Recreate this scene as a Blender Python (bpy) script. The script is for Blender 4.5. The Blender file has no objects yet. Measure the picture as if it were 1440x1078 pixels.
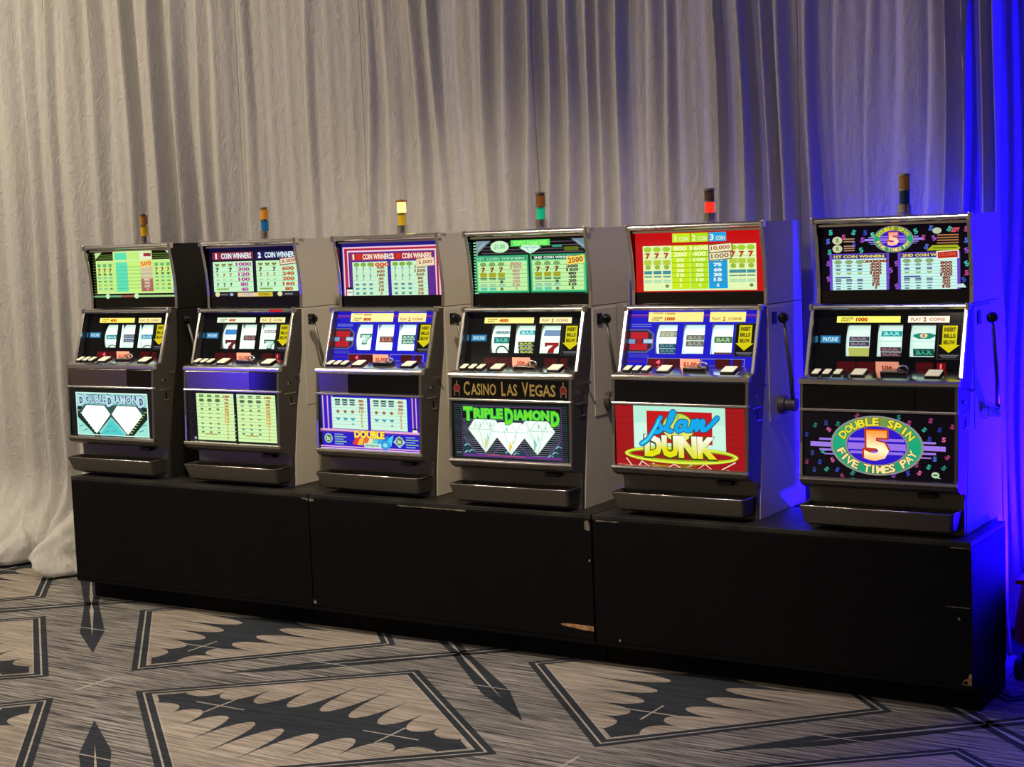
import bpy, bmesh, math, random
from mathutils import Vector, Matrix, noise
random.seed(7)
scene = bpy.context.scene
COL = scene.collection

# ------------------------------------------------------------------ camera
CAM = Vector((4.0366, -4.4741, 1.4434))
YAW, PITCH, ROLL, FPX = -0.5685, -0.0961, -0.0375, 2228.63
fw = Vector((math.sin(YAW)*math.cos(PITCH), math.cos(YAW)*math.cos(PITCH), math.sin(PITCH)))
rt = Vector((math.cos(YAW), -math.sin(YAW), 0))
up = rt.cross(fw)
r2 = rt*math.cos(ROLL) + up*math.sin(ROLL)
u2 = -rt*math.sin(ROLL) + up*math.cos(ROLL)
cd = bpy.data.cameras.new('camera')
cam = bpy.data.objects.new('camera', cd)
COL.objects.link(cam)
cam.matrix_world = Matrix(((r2.x, u2.x, -fw.x, CAM.x), (r2.y, u2.y, -fw.y, CAM.y),
                           (r2.z, u2.z, -fw.z, CAM.z), (0, 0, 0, 1)))
cd.sensor_width = 36.0
cd.lens = FPX/1440*36.0
cd.clip_end = 60
scene.camera = cam

# ------------------------------------------------------------------ world, lights, exposure
vs = scene.view_settings
vs.view_transform = 'Standard'
vs.look = 'None'
vs.gamma = 1.0
vs.use_curve_mapping = False
vs.exposure = 0.0
w = bpy.data.worlds.new('room_ambience')
scene.world = w
w.use_nodes = True
w.node_tree.nodes['Background'].inputs[0].default_value = (1.0, 0.90, 0.78, 1)
w.node_tree.nodes['Background'].inputs[1].default_value = 0.014

def light(name, typ, loc, target, power, color, size=0.5, sy=None, **kw):
    l = bpy.data.lights.new(name, typ)
    l.energy = power
    l.color = color
    if typ == 'AREA':
        l.shape = 'RECTANGLE' if sy else 'DISK'
        l.size = size
        if sy: l.size_y = sy
    else:
        l.shadow_soft_size = size
    for k, v in kw.items(): setattr(l, k, v)
    o = bpy.data.objects.new(name, l)
    COL.objects.link(o)
    o.location = loc
    d = Vector(target) - Vector(loc)
    o.rotation_euler = d.to_track_quat('-Z', 'Y').to_euler()
    return o

# warm ceiling downlights of the ballroom, densest over the left of the row; blue stage wash across the room
WARM = (1.0, 0.85, 0.66)
for (lx_, ly_, pw, sz) in ((-2.7, -1.5, 120, .30), (-1.1, -1.8, 55, .25), (-5.2, -3.8, 70, .22), (-1.6, -4.6, 75, .2), (0.8, -5.4, 30, .18), (-4.0, -7.6, 60, .2), (2.2, -8.2, 14, .18)):
    light('ceiling_light', 'AREA', (lx_, ly_, 4.08), (lx_, ly_+0.001, 0), pw, WARM, sz)
# adjustable ceiling spot washing the middle machines and the carpet in front of them
cs = light('ceiling_spot', 'SPOT', (2.2, -2.3, 4.05), (0.75, -0.35, 0.35), 520, WARM, 0.10)
cs.data.spot_size = math.radians(52)
cs.data.spot_blend = 0.7
light('stage_wash_light', 'AREA', (-5.2, -5.75, 0.42), (0.0, 0.0, 0.9), 5, (0.06, 0.02, 1.0), 0.2, 0.6)

# ------------------------------------------------------------------ helpers
def lin(c):
    return c/12.92 if c <= 0.04045 else ((c+0.055)/1.055)**2.4
def hexc(h, k=1.0):
    h = h.lstrip('#')
    return tuple(lin(int(h[i:i+2], 16)/255)*k for i in (0, 2, 4)) + (1.0,)

def newmat(name):
    m = bpy.data.materials.new(name)
    m.use_nodes = True
    nt = m.node_tree
    return m, nt, nt.nodes['Principled BSDF']
def mat(name, hexa, rough=0.5, metal=0.0, spec=0.5, bump=None, var=None, emit=None, coat=0.0):
    m, nt, b = newmat(name)
    b.inputs['Base Color'].default_value = hexc(hexa)
    b.inputs['Roughness'].default_value = rough
    b.inputs['Metallic'].default_value = metal
    b.inputs['Specular IOR Level'].default_value = spec
    b.inputs['Coat Weight'].default_value = coat
    if emit:
        b.inputs['Emission Color'].default_value = hexc(emit[0])
        b.inputs['Emission Strength'].default_value = emit[1]
    if var or bump:
        tc = nt.nodes.new('ShaderNodeTexCoord')
        n = nt.nodes.new('ShaderNodeTexNoise')
        n.inputs['Scale'].default_value = (bump or var)[0]
        n.inputs['Detail'].default_value = 4
        nt.links.new(tc.outputs['Object'], n.inputs['Vector'])
        if var:
            r = nt.nodes.new('ShaderNodeValToRGB')
            r.color_ramp.elements[0].position = 0.35
            r.color_ramp.elements[1].position = 0.7
            r.color_ramp.elements[0].color = hexc(var[1])
            r.color_ramp.elements[1].color = hexc(hexa)
            nt.links.new(n.outputs['Fac'], r.inputs['Fac'])
            nt.links.new(r.outputs['Color'], b.inputs['Base Color'])
        if bump:
            bp = nt.nodes.new('ShaderNodeBump')
            bp.inputs['Strength'].default_value = bump[1]
            bp.inputs['Distance'].default_value = 0.002
            nt.links.new(n.outputs['Fac'], bp.inputs['Height'])
            nt.links.new(bp.outputs['Normal'], b.inputs['Normal'])
    return m

def attr_mat(name, emission=True, rough=0.08, strength=1.0):
    m, nt, b = newmat(name)
    a = nt.nodes.new('ShaderNodeAttribute')
    a.attribute_name = 'ink'
    b.inputs['Roughness'].default_value = rough
    if emission:
        b.inputs['Base Color'].default_value = (0.01, 0.01, 0.01, 1)
        nt.links.new(a.outputs['Color'], b.inputs['Emission Color'])
        b.inputs['Emission Strength'].default_value = strength
        b.inputs['Specular IOR Level'].default_value = 0.15
    else:
        nt.links.new(a.outputs['Color'], b.inputs['Base Color'])
    return m

M = {}
M['chrome'] = mat('polished_chrome', 'e6e4e0', 0.17, 1.0, bump=(40, 0.03))
M['gun'] = mat('gunmetal', '6c6963', 0.36, 0.75, bump=(120, 0.05))
M['tray'] = mat('dark_steel', '6a6760', 0.34, 0.75, bump=(60, 0.06))
M['cream'] = mat('cream_laminate', 'c9c2b0', 0.45, 0, 0.4, bump=(300, 0.03))
M['grey'] = mat('grey_laminate', 'bdb9b4', 0.45, 0, 0.4, bump=(300, 0.03))
M['blackbody'] = mat('black_laminate', '1d1d1a', 0.5, 0, 0.3)
M['black'] = mat('black_plastic', '070708', 0.25, 0, 0.5)
M['gloss'] = mat('black_gloss', '050507', 0.08, 0, 0.6)
M['plate'] = mat('brushed_plate', '9a948c', 0.16, 1.0)
M['button'] = mat('button_cap', 'd9d2b6', 0.35, emit=('f2e8c0', 0.45))
M['knob'] = mat('knob_black', '040404', 0.08, 0, 0.6)
M['peach'] = mat('peach_card', 'f2a184', 0.5, emit=('f2a184', 0.55))
M['stand'] = mat('black_paint', '060607', 0.6, 0, 0.12, var=(9.0, '040405'))
M['standtop'] = mat('worn_black_paint', '2c2b26', 0.5, 0, 0.3, var=(7.0, '121210'))
M['wood'] = mat('bare_plywood', 'b98d5c', 0.7, var=(40.0, '6d4a2a'))
M['chip'] = mat('worn_edge', '8b8270', 0.7, var=(60.0, '3a352c'))
M['wall'] = mat('back_wall_paint', '6d665e', 0.8, var=(3.0, '635c54'))
M['print'] = attr_mat('backlit_print')
M['ink'] = attr_mat('flat_ink', False, 0.25)
M['reel'] = attr_mat('reel_strip', True, 0.4)
M['red'] = mat('red_plastic', 'd21a16', 0.35, var=(5, 'b01010'))
M['rubber'] = mat('black_rubber', '0a0a0a', 0.6)

def glass_mat():
    m, nt, b = newmat('clear_glass')
    nt.nodes.remove(b)
    out = nt.nodes['Material Output']
    t = nt.nodes.new('ShaderNodeBsdfTransparent')
    g = nt.nodes.new('ShaderNodeBsdfGlossy')
    g.inputs['Roughness'].default_value = 0.03
    f = nt.nodes.new('ShaderNodeFresnel')
    f.inputs['IOR'].default_value = 1.35
    mx = nt.nodes.new('ShaderNodeMixShader')
    nt.links.new(f.outputs[0], mx.inputs[0])
    nt.links.new(t.outputs[0], mx.inputs[1])
    nt.links.new(g.outputs[0], mx.inputs[2])
    nt.links.new(mx.outputs[0], out.inputs['Surface'])
    return m
M['glass'] = glass_mat()

def lens(name, hexa, glow=0.0, gcol=None):
    m, nt, b = newmat(name)
    b.inputs['Base Color'].default_value = hexc(hexa)
    b.inputs['Roughness'].default_value = 0.12
    b.inputs['Coat Weight'].default_value = 0.5
    b.inputs['Subsurface Weight'].default_value = 0.0
    if glow:
        b.inputs['Emission Color'].default_value = hexc(gcol or hexa)
        b.inputs['Emission Strength'].default_value = glow
    return m

def cloth_mat(name, hexa):
    m, nt, b = newmat(name)
    out = nt.nodes['Material Output']
    b.inputs['Roughness'].default_value = 0.75
    b.inputs['Specular IOR Level'].default_value = 0.2
    tc = nt.nodes.new('ShaderNodeTexCoord')
    mp = nt.nodes.new('ShaderNodeMapping')
    mp.inputs['Scale'].default_value = (20, 20, 9)
    n = nt.nodes.new('ShaderNodeTexNoise')
    n.inputs['Scale'].default_value = 1.6
    n.inputs['Detail'].default_value = 8
    n.inputs['Roughness'].default_value = 0.68
    n.inputs['Distortion'].default_value = 1.2
    bp = nt.nodes.new('ShaderNodeBump')
    bp.inputs['Strength'].default_value = 0.6
    bp.inputs['Distance'].default_value = 0.02
    nt.links.new(tc.outputs['Object'], mp.inputs['Vector'])
    nt.links.new(mp.outputs['Vector'], n.inputs['Vector'])
    nt.links.new(n.outputs['Fac'], bp.inputs['Height'])
    nt.links.new(bp.outputs['Normal'], b.inputs['Normal'])
    b.inputs['Base Color'].default_value = hexc(hexa)
    tr = nt.nodes.new('ShaderNodeBsdfTranslucent')
    tr.inputs['Color'].default_value = hexc(hexa)
    nt.links.new(bp.outputs['Normal'], tr.inputs['Normal'])
    mx = nt.nodes.new('ShaderNodeMixShader')
    mx.inputs[0].default_value = 0.28
    nt.links.new(b.outputs[0], mx.inputs[1])
    nt.links.new(tr.outputs[0], mx.inputs[2])
    nt.links.new(mx.outputs[0], out.inputs['Surface'])
    return m
M['cloth'] = cloth_mat('white_sheer_cloth', 'd6d3cc')

def carpet_mat(name, a, bcol, contrast=(0.38, 0.64), spot=None):
    m, nt, b = newmat(name)
    b.inputs['Roughness'].default_value = 0.95
    b.inputs['Specular IOR Level'].default_value = 0.1
    tc = nt.nodes.new('ShaderNodeNewGeometry')
    mp = nt.nodes.new('ShaderNodeMapping')
    mp.inputs['Scale'].default_value = (3.5, 95.0, 1.0)
    n = nt.nodes.new('ShaderNodeTexNoise')
    n.inputs['Scale'].default_value = 1.0
    n.inputs['Detail'].default_value = 3
    n.inputs['Roughness'].default_value = 0.7
    r = nt.nodes.new('ShaderNodeValToRGB')
    r.color_ramp.elements[0].position = contrast[0]
    r.color_ramp.elements[1].position = contrast[1]
    r.color_ramp.elements[0].color = hexc(a)
    r.color_ramp.elements[1].color = hexc(bcol)
    nt.links.new(tc.outputs['Position'], mp.inputs['Vector'])
    nt.links.new(mp.outputs['Vector'], n.inputs['Vector'])
    nt.links.new(n.outputs['Fac'], r.inputs['Fac'])
    n2 = nt.nodes.new('ShaderNodeTexNoise')
    n2.inputs['Scale'].default_value = 2.2
    n2.inputs['Detail'].default_value = 2
    nt.links.new(tc.outputs['Position'], n2.inputs['Vector'])
    mr = nt.nodes.new('ShaderNodeMapRange')
    mr.inputs['From Min'].default_value = 0.3
    mr.inputs['From Max'].default_value = 0.7
    mr.inputs['To Min'].default_value = 0.75
    mr.inputs['To Max'].default_value = 1.15
    nt.links.new(n2.outputs['Fac'], mr.inputs['Value'])
    mul = nt.nodes.new('ShaderNodeMixRGB')
    mul.blend_type = 'MULTIPLY'
    mul.inputs[0].default_value = 1.0
    nt.links.new(r.outputs['Color'], mul.inputs[1])
    nt.links.new(mr.outputs['Result'], mul.inputs[2])
    nt.links.new(mul.outputs['Color'], b.inputs['Base Color'])
    return m
M['carpet'] = carpet_mat('grey_streaked_carpet', '2a2c30', '98938a', (0.36, 0.66))
M['carpet_dark'] = carpet_mat('dark_carpet_yarn', '24282d', '33373b')
M['carpet_light'] = carpet_mat('pale_carpet_yarn', '827d74', 'a8a297')
M['carpet_beige'] = carpet_mat('beige_carpet_yarn', '6e665c', 'a39a8c')

def obj(name, bm, m, parent=None, smooth=False):
    me = bpy.data.meshes.new(name)
    if isinstance(bm, bmesh.types.BMesh):
        bm.normal_update()
        bm.to_mesh(me)
        bm.free()
    else:
        me = bm
    if m is not None and not me.materials:
        for mm in (m if isinstance(m, (list, tuple)) else [m]): me.materials.append(mm)
    if smooth:
        for p in me.polygons: p.use_smooth = True
    o = bpy.data.objects.new(name, me)
    COL.objects.link(o)
    if parent is not None: o.parent = parent
    return o

def tag(o, label, cat, group=None, kind=None):
    if label: o['label'] = label
    if cat: o['category'] = cat
    if group: o['group'] = group
    if kind: o['kind'] = kind
    return o
def thing(name, label, cat, loc=(0, 0, 0), rz=0.0, group=None):
    o = bpy.data.objects.new(name, None)
    COL.objects.link(o)
    o.empty_display_size = 0.05
    o.location = loc
    o.rotation_euler = (0, 0, rz)
    return tag(o, label, cat, group)

def box(bm, x0, x1, y0, y1, z0, z1, bev=0.0):
    vs_ = [bm.verts.new(p) for p in ((x0, y0, z0), (x1, y0, z0), (x1, y1, z0), (x0, y1, z0),
                                     (x0, y0, z1), (x1, y0, z1), (x1, y1, z1), (x0, y1, z1))]
    fs = [bm.faces.new([vs_[i] for i in f]) for f in ((0, 3, 2, 1), (4, 5, 6, 7), (0, 1, 5, 4), (1, 2, 6, 5), (2, 3, 7, 6), (3, 0, 4, 7))]
    if bev:
        es = list({e for f in fs for e in f.edges})
        bmesh.ops.bevel(bm, geom=es, offset=bev, segments=2, profile=0.5, affect='EDGES')
    return vs_
def B(*a, bev=0.0):
    bm = bmesh.new()
    box(bm, *a, bev=bev)
    return bm
def prism(bm, prof, x0, x1):
    """profile points (y,z), extruded along x"""
    a = [bm.verts.new((x0, y, z)) for y, z in prof]
    b = [bm.verts.new((x1, y, z)) for y, z in prof]
    n = len(prof)
    bm.faces.new(a)
    bm.faces.new(b[::-1])
    for i in range(n):
        bm.faces.new((a[i], b[i], b[(i+1) % n], a[(i+1) % n]))
    bmesh.ops.recalc_face_normals(bm, faces=bm.faces)
def tube(bm, pts, r, n=10, cap=True):
    pts = [Vector(p) for p in pts]
    rs = r if isinstance(r, (list, tuple)) else [r]*len(pts)
    rings = []
    for i, p in enumerate(pts):
        d = (pts[min(i+1, len(pts)-1)] - pts[max(i-1, 0)]).normalized()
        q = d.to_track_quat('Z', 'Y')
        rings.append([bm.verts.new(p + q @ Vector((math.cos(2*math.pi*k/n)*rs[i], math.sin(2*math.pi*k/n)*rs[i], 0))) for k in range(n)])
    for a, b in zip(rings, rings[1:]):
        for k in range(n):
            bm.faces.new((a[k], a[(k+1) % n], b[(k+1) % n], b[k]))
    if cap:
        bm.faces.new(rings[0][::-1])
        bm.faces.new(rings[-1])
def lathe(bm, prof, cx, cy, n=20):
    """prof: (r,z)"""
    rings = [[bm.verts.new((cx+r*math.cos(2*math.pi*k/n), cy+r*math.sin(2*math.pi*k/n), z)) for k in range(n)] for r, z in prof]
    for a, b in zip(rings, rings[1:]):
        for k in range(n):
            bm.faces.new((a[k], a[(k+1) % n], b[(k+1) % n], b[k]))
    bm.faces.new(rings[0][::-1])
    bm.faces.new(rings[-1])
def sphere(bm, c, r, n=16):
    bmesh.ops.create_uvsphere(bm, u_segments=n, v_segments=n//2, radius=r, matrix=Matrix.Translation(c))

# ------------------------------------------------------------------ printed artwork
_txt = {}
def text_mesh(s, bold=0.0):
    key = (s, bold)
    if key in _txt: return _txt[key]
    cu = bpy.data.curves.new('t', 'FONT')
    cu.body = s
    cu.resolution_u = 2
    cu.offset = bold
    cu.fill_mode = 'FRONT'
    o = bpy.data.objects.new('t', cu)
    COL.objects.link(o)
    dg = bpy.context.evaluated_depsgraph_get()
    dg.update()
    me = o.evaluated_get(dg).to_mesh()
    V = [(v.co.x, v.co.y) for v in me.vertices]
    F = [tuple(p.vertices) for p in me.polygons]
    o.evaluated_get(dg).to_mesh_clear()
    bpy.data.objects.remove(o)
    bpy.data.curves.remove(cu)
    xs = [v[0] for v in V]; ys = [v[1] for v in V]
    x0, x1, y0, y1 = min(xs), max(xs), min(ys), max(ys)
    V = [((x-x0)/(x1-x0 or 1), (y1-y)/(y1-y0 or 1)) for x, y in V]   # 0..1, v down
    _txt[key] = (V, F, (x1-x0)/(y1-y0 or 1))
    return _txt[key]

class Art:
    """flat print in panel units: u 0..100 left to right, v 0..100 top to bottom"""
    def __init__(self, aspect):
        self.V = []; self.F = []; self.C = []; self.lay = 0; self.aspect = aspect  # width/height
        self.clip = None
    def up(self): self.lay += 1
    def add(self, pts, faces, col):
        n = len(self.V)
        for u, v in pts: self.V.append((min(100, max(0, u)), min(100, max(0, v)), self.lay))
        for f in faces:
            self.F.append(tuple(n+i for i in f))
            if callable(col): self.C.append([col(*pts[i]) for i in f])
            else: self.C.append([col]*len(f))
    def poly(self, pts, col): self.add(pts, [tuple(range(len(pts)))], col)
    def rect(self, u0, v0, u1, v1, col): self.poly([(u0, v0), (u1, v0), (u1, v1), (u0, v1)], col)
    def ell(self, u, v, ru, rv, col, n=20, a0=0, a1=2*math.pi):
        self.poly([(u+ru*math.cos(a0+(a1-a0)*i/n), v+rv*math.sin(a0+(a1-a0)*i/n)) for i in range(n)], col)
    def ring(self, u, v, ru, rv, tu, tv, col, n=36):
        pts = []
        for i in range(n):
            a = 2*math.pi*i/n
            pts += [(u+ru*math.cos(a), v+rv*math.sin(a)), (u+(ru-tu)*math.cos(a), v+(rv-tv)*math.sin(a))]
        self.add(pts, [(2*i, 2*((i+1) % n), 2*((i+1) % n)+1, 2*i+1) for i in range(n)], col)
    def line(self, p, q, wd, col):
        """wd in u units"""
        k = self.aspect
        dx, dy = (q[0]-p[0])*k, (q[1]-p[1])
        L = math.hypot(dx, dy) or 1
        nx, ny = -dy/L*wd/2, dx/L*wd/2*k
        self.poly([(p[0]+nx, p[1]+ny), (q[0]+nx, q[1]+ny), (q[0]-nx, q[1]-ny), (p[0]-nx, p[1]-ny)], col)
    def stroke(self, pts, wd, col, cap=True):
        # smooth the path, draw quads and round joints
        k = self.aspect
        P = []
        for i in range(len(pts)-1):
            p0 = pts[max(i-1, 0)]; p1 = pts[i]; p2 = pts[i+1]; p3 = pts[min(i+2, len(pts)-1)]
            for t in (0, .25, .5, .75):
                P.append(tuple(0.5*((2*p1[j])+(-p0[j]+p2[j])*t+(2*p0[j]-5*p1[j]+4*p2[j]-p3[j])*t*t+(-p0[j]+3*p1[j]-3*p2[j]+p3[j])*t**3) for j in (0, 1)))
        P.append(pts[-1])
        for a, b in zip(P, P[1:]): self.line(a, b, wd, col)
        for a in P: self.ell(a[0], a[1], wd/2, wd/2*k, col, 8)
    def frame(self, u0, v0, u1, v1, t, col):
        tv = t*self.aspect
        self.rect(u0, v0, u1, v0+tv, col); self.rect(u0, v1-tv, u1, v1, col)
        self.rect(u0, v0+tv, u0+t, v1-tv, col); self.rect(u1-t, v0+tv, u1, v1-tv, col)
    def text(self, s, u0, v0, u1, v1, col, bold=0.02, rot=0.0, shear=0.0):
        V, F, _ = text_mesh(s, bold)
        k = self.aspect
        cu, cv = (u0+u1)/2, (v0+v1)/2
        if len(s) == 1 and (u1-u0)*k > _*1.35*(v1-v0):
            hw_ = _*1.35*(v1-v0)/k/2
            u0, u1 = cu-hw_, cu+hw_
        c, sn = math.cos(rot), math.sin(rot)
        pts = []
        for x, y in V:
            du = (x-0.5)*(u1-u0)*k + shear*(0.5-y)*(v1-v0)
            dv = (y-0.5)*(v1-v0)
            pts.append((cu+(du*c-dv*sn)/k, cv+du*sn+dv*c))
        self.add(pts, F, col)
    def arc_text(self, s, u, v, ru, rv, a0, a1, h, wd, col, bold=0.03, bottom=False):
        k = self.aspect
        n = len(s)
        # equal arc spacing
        N = 200
        A = [a0+(a1-a0)*i/N for i in range(N+1)]
        L = [0.0]
        for i in range(N):
            L.append(L[-1]+math.hypot((math.cos(A[i+1])-math.cos(A[i]))*ru*k, (math.sin(A[i+1])-math.sin(A[i]))*rv))
        for j, ch in enumerate(s):
            if ch == ' ': continue
            t = L[-1]*(j+0.5)/n
            i = next((q for q in range(N) if L[q+1] >= t), N-1)
            a = A[i]
            pu, pv = u+ru*math.cos(a), v+rv*math.sin(a)
            tx, ty = -math.sin(a)*ru*k, math.cos(a)*rv
            if a1 < a0: tx, ty = -tx, -ty
            ww = wd*(0.45 if ch == 'I' else 1.0)
            self.text(ch, pu-ww/2, pv-h/2, pu+ww/2, pv+h/2, col, bold, math.atan2(ty, tx))
    def build(self, name, fn, m, parent, step=0.00012):
        """fn(u,v,lift) -> local point"""
        me = bpy.data.meshes.new(name)
        me.from_pydata([fn(u, v, 0.0004+l*step) for u, v, l in self.V], [], self.F)
        at = me.attributes.new('ink', 'FLOAT_COLOR', 'CORNER')
        i = 0
        data = []
        for cs in self.C:
            for c in cs: data += c
        at.data.foreach_set('color', data)
        return obj(name, me, m, parent)

def quadmap(TL, TR, BR, BL):
    """picture point inside a quad -> (u,v) in 0..100 (inverse bilinear)"""
    def f(x, y):
        u = v = 0.5
        for _ in range(12):
            px = (1-v)*((1-u)*TL[0]+u*TR[0])+v*((1-u)*BL[0]+u*BR[0])
            py = (1-v)*((1-u)*TL[1]+u*TR[1])+v*((1-u)*BL[1]+u*BR[1])
            ax = (1-v)*(TR[0]-TL[0])+v*(BR[0]-BL[0]); ay = (1-v)*(TR[1]-TL[1])+v*(BR[1]-BL[1])
            bx = (1-u)*(BL[0]-TL[0])+u*(BR[0]-TR[0]); by = (1-u)*(BL[1]-TL[1])+u*(BR[1]-TR[1])
            D = ax*by-ay*bx
            ex, ey = x-px, y-py
            u += (ex*by-ey*bx)/D; v += (ax*ey-ay*ex)/D
        return (u*100, v*100)
    return f

H = hexc
# ------------------------------------------------------------------ setting: floor, back wall
bm = bmesh.new()
g = bmesh.ops.create_grid(bm, x_segments=2, y_segments=2, size=1)
for v in bm.verts: v.co = Vector((1.0+v.co.x*8.0, -4.0+v.co.y*5.6, 0))
floor = tag(obj('floor', bm, M['carpet']), 'grey streaked patterned carpet floor', 'floor', kind='structure')
bm = B(-7.0, 9.0, 1.5, 1.6, 0, 4.0)
tag(obj('wall_back', bm, M['wall']), 'plain wall behind the white drapes', 'wall', kind='structure')
tag(obj('ceiling', B(-7.0, 9.0, -9.6, 1.6, 4.15, 4.25), mat('ceiling_paint', '8f8a82', 0.9)), 'plain off-white ballroom ceiling', 'ceiling', kind='structure')
wp = mat('side_wall_paint', 'a89c8a', 0.85, var=(2.0, '9a8e7c'))
tag(obj('wall_left', B(-7.1, -7.0, -9.6, 1.5, 0, 4.15), wp), 'plain beige ballroom wall beyond the left end of the row', 'wall', kind='structure')
tag(obj('wall_right', B(9.0, 9.1, -9.6, 1.5, 0, 4.15), wp), 'plain beige ballroom wall beyond the right end of the row', 'wall', kind='structure')
tag(obj('wall_front', B(-7.0, 9.0, -9.7, -9.6, 0, 4.15), wp), 'plain beige ballroom wall facing the machines', 'wall', kind='structure')

# carpet pattern: two diamond motifs, arrows on the crossings, small crosses
PX, PY = 1.81, 1.66
def flat(bm, pts, z, mi):
    f = bm.faces.new([bm.verts.new((x, y, z)) for x, y in pts])
    f.material_index = mi
    if f.normal.z < 0: pass
    return f
def rhomb(hx, hy): return [(hx, 0), (0, hy), (-hx, 0), (0, -hy)]
def rframe(bm, hx, hy, tx, ty, z, mi):
    a = rhomb(hx, hy); b = rhomb(hx-tx, hy-ty)
    for i in range(4):
        j = (i+1) % 4
        flat(bm, [a[i], a[j], b[j], b[i]], z, mi)
CMATS = [M['carpet_dark'], M['carpet_light'], M['carpet_beige']]
def motif(L, Wd, vertical):
    """L half-length along spindle axis, Wd half-width"""
    bm = bmesh.new()
    s = lambda a, b: (b, a) if vertical else (a, b)
    hx, hy = s(L, Wd)
    z = 0.0010
    def fr(o, i, mi, z):
        rframe(bm, hx*o, hy*o, hx*i, hy*i, z, mi)
    fr(1.0, 0.045, 0, z); fr(0.955, 0.014, 1, z); fr(0.941, 0.056, 0, z); 
    flat(bm, rhomb(hx*0.885, hy*0.885), z, 2)
    fr(0.895, 0.011, 1, z+0.0006)
    # dark spindle with spikes between rounded fingers
    l, wd = L*0.86, Wd*0.86
    n = 9
    ts = [-0.80+1.60*k/(n-1) for k in range(n)]
    wdth = 1.60/(n-1)
    side = []
    hw = lambda t: wd*(1-abs(t))
    def tipx(t): return min(0.035+0.11*wd*(1-abs(t)), hw(t)*0.8)
    def spk(t): return max(tipx(t)+0.03, min(hw(t)*0.80, tipx(t)+0.34))
    side.append((-1.0, 0.0))
    side.append((ts[0]-wdth*0.5, hw(ts[0]-wdth*0.5)))
    for k, t in enumerate(ts):
        a = tipx(t)
        sl, sr = spk(t-wdth/2), spk(t+wdth/2)
        for q in range(1, 10):
            ang = math.pi*q/10
            s_ = sl if q < 5 else sr
            side.append((t-wdth*0.5*math.cos(ang)*0.99, a+(s_-a)*(1-math.sin(ang)**0.9)))
        if k < n-1: side.append((t+wdth/2, sr))
    side.append((ts[-1]+wdth*0.5, hw(ts[-1]+wdth*0.5)))
    side.append((1.0, 0.0))
    for sg in (1, -1):
        # strip quads between the axis and the outline (outline is a function of t apart from ties)
        for (t0, y0), (t1, y1) in zip(side, side[1:]):
            if abs(t1-t0) < 1e-6: continue
            pts = [s(t0*l, 0), s(t1*l, 0), s(t1*l, sg*y1), s(t0*l, sg*y0)]
            if y0 < 1e-6: pts.pop(3)
            elif y1 < 1e-6: pts.pop(2)
            flat(bm, pts, z+0.0003, 0)
    # thin pale crosses on the spindle
    for c in (-0.55, 0.55):
        cx, cy = s(c*l, 0)
        for (ax, ay) in ((0.10, 0.0), (0.0, 0.075)):
            w_ = 0.0035
            pxy = (ay and w_, ax and w_)
            flat(bm, [(cx-ax-(w_ if ay else 0), cy-ay-(w_ if ax else 0)), (cx+ax+(w_ if ay else 0), cy-ay-(w_ if ax else 0)),
                      (cx+ax+(w_ if ay else 0), cy+ay+(w_ if ax else 0)), (cx-ax-(w_ if ay else 0), cy+ay+(w_ if ax else 0))], z+0.0007, 1)
    for f in bm.faces:
        f.normal_update()
        if f.normal.z < 0: f.normal_flip()
    me = bpy.data.meshes.new('carpet_motif')
    bm.to_mesh(me); bm.free()
    for m_ in CMATS: me.materials.append(m_)
    return me
def arrows():
    bm = bmesh.new()
    for sx in (1, -1):
        for sy in (1, -1):
            d = Vector((0.905*sx, 0.83*sy)); nrm = Vector((-d.y, d.x)).normalized()
            P = lambda t, o: tuple(d*t+nrm*o)
            flat(bm, [P(0.0, 0.028), P(0.40, 0.045), P(0.66, 0.0), P(0.40, -0.045), P(0.0, -0.028)], 0.0010, 0)
            flat(bm, [P(0.0, 0.0), P(0.10, 0.008), P(0.46, 0.0), P(0.10, -0.008)], 0.0016, 1)
            c = d*0.36
            flat(bm, [(c.x-0.09, c.y-0.003), (c.x+0.09, c.y-0.003), (c.x+0.09, c.y+0.003), (c.x-0.09, c.y+0.003)], 0.0019, 1)
    for f in bm.faces:
        f.normal_update()
        if f.normal.z < 0: f.normal_flip()
    me = bpy.data.meshes.new('carpet_arrow'); bm.to_mesh(me); bm.free()
    for m_ in CMATS: me.materials.append(m_)
    return me
def xmark():
    bm = bmesh.new()
    flat(bm, [(-0.006, -0.08), (0.006, -0.08), (0.006, 0.08), (-0.006, 0.08)], 0.0010, 1)
    flat(bm, [(-0.08, -0.005), (0.08, -0.005), (0.08, 0.005), (-0.08, 0.005)], 0.0013, 1)
    me = bpy.data.meshes.new('carpet_cross'); bm.to_mesh(me); bm.free()
    for m_ in CMATS: me.materials.append(m_)
    return me
mh, mv, ma, mxk = motif(0.70, 0.60, False), motif(0.66, 0.63, True), arrows(), xmark()
for i in range(-3, 4):
    for j in range(-3, 2):
        for me, nm, ox, oy in ((mv, 'carpet_motif', 0.07, -0.08), (mh, 'carpet_motif', 0.965, -0.91),
                               (ma, 'carpet_arrow', 0.975, -0.08), (mxk, 'carpet_cross', 0.07, -0.91)):
            y = oy+PY*j
            if y > 0.8: continue
            o = obj(nm, me, None, floor)
            o.location = (ox+PX*i, y, 0)

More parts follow.
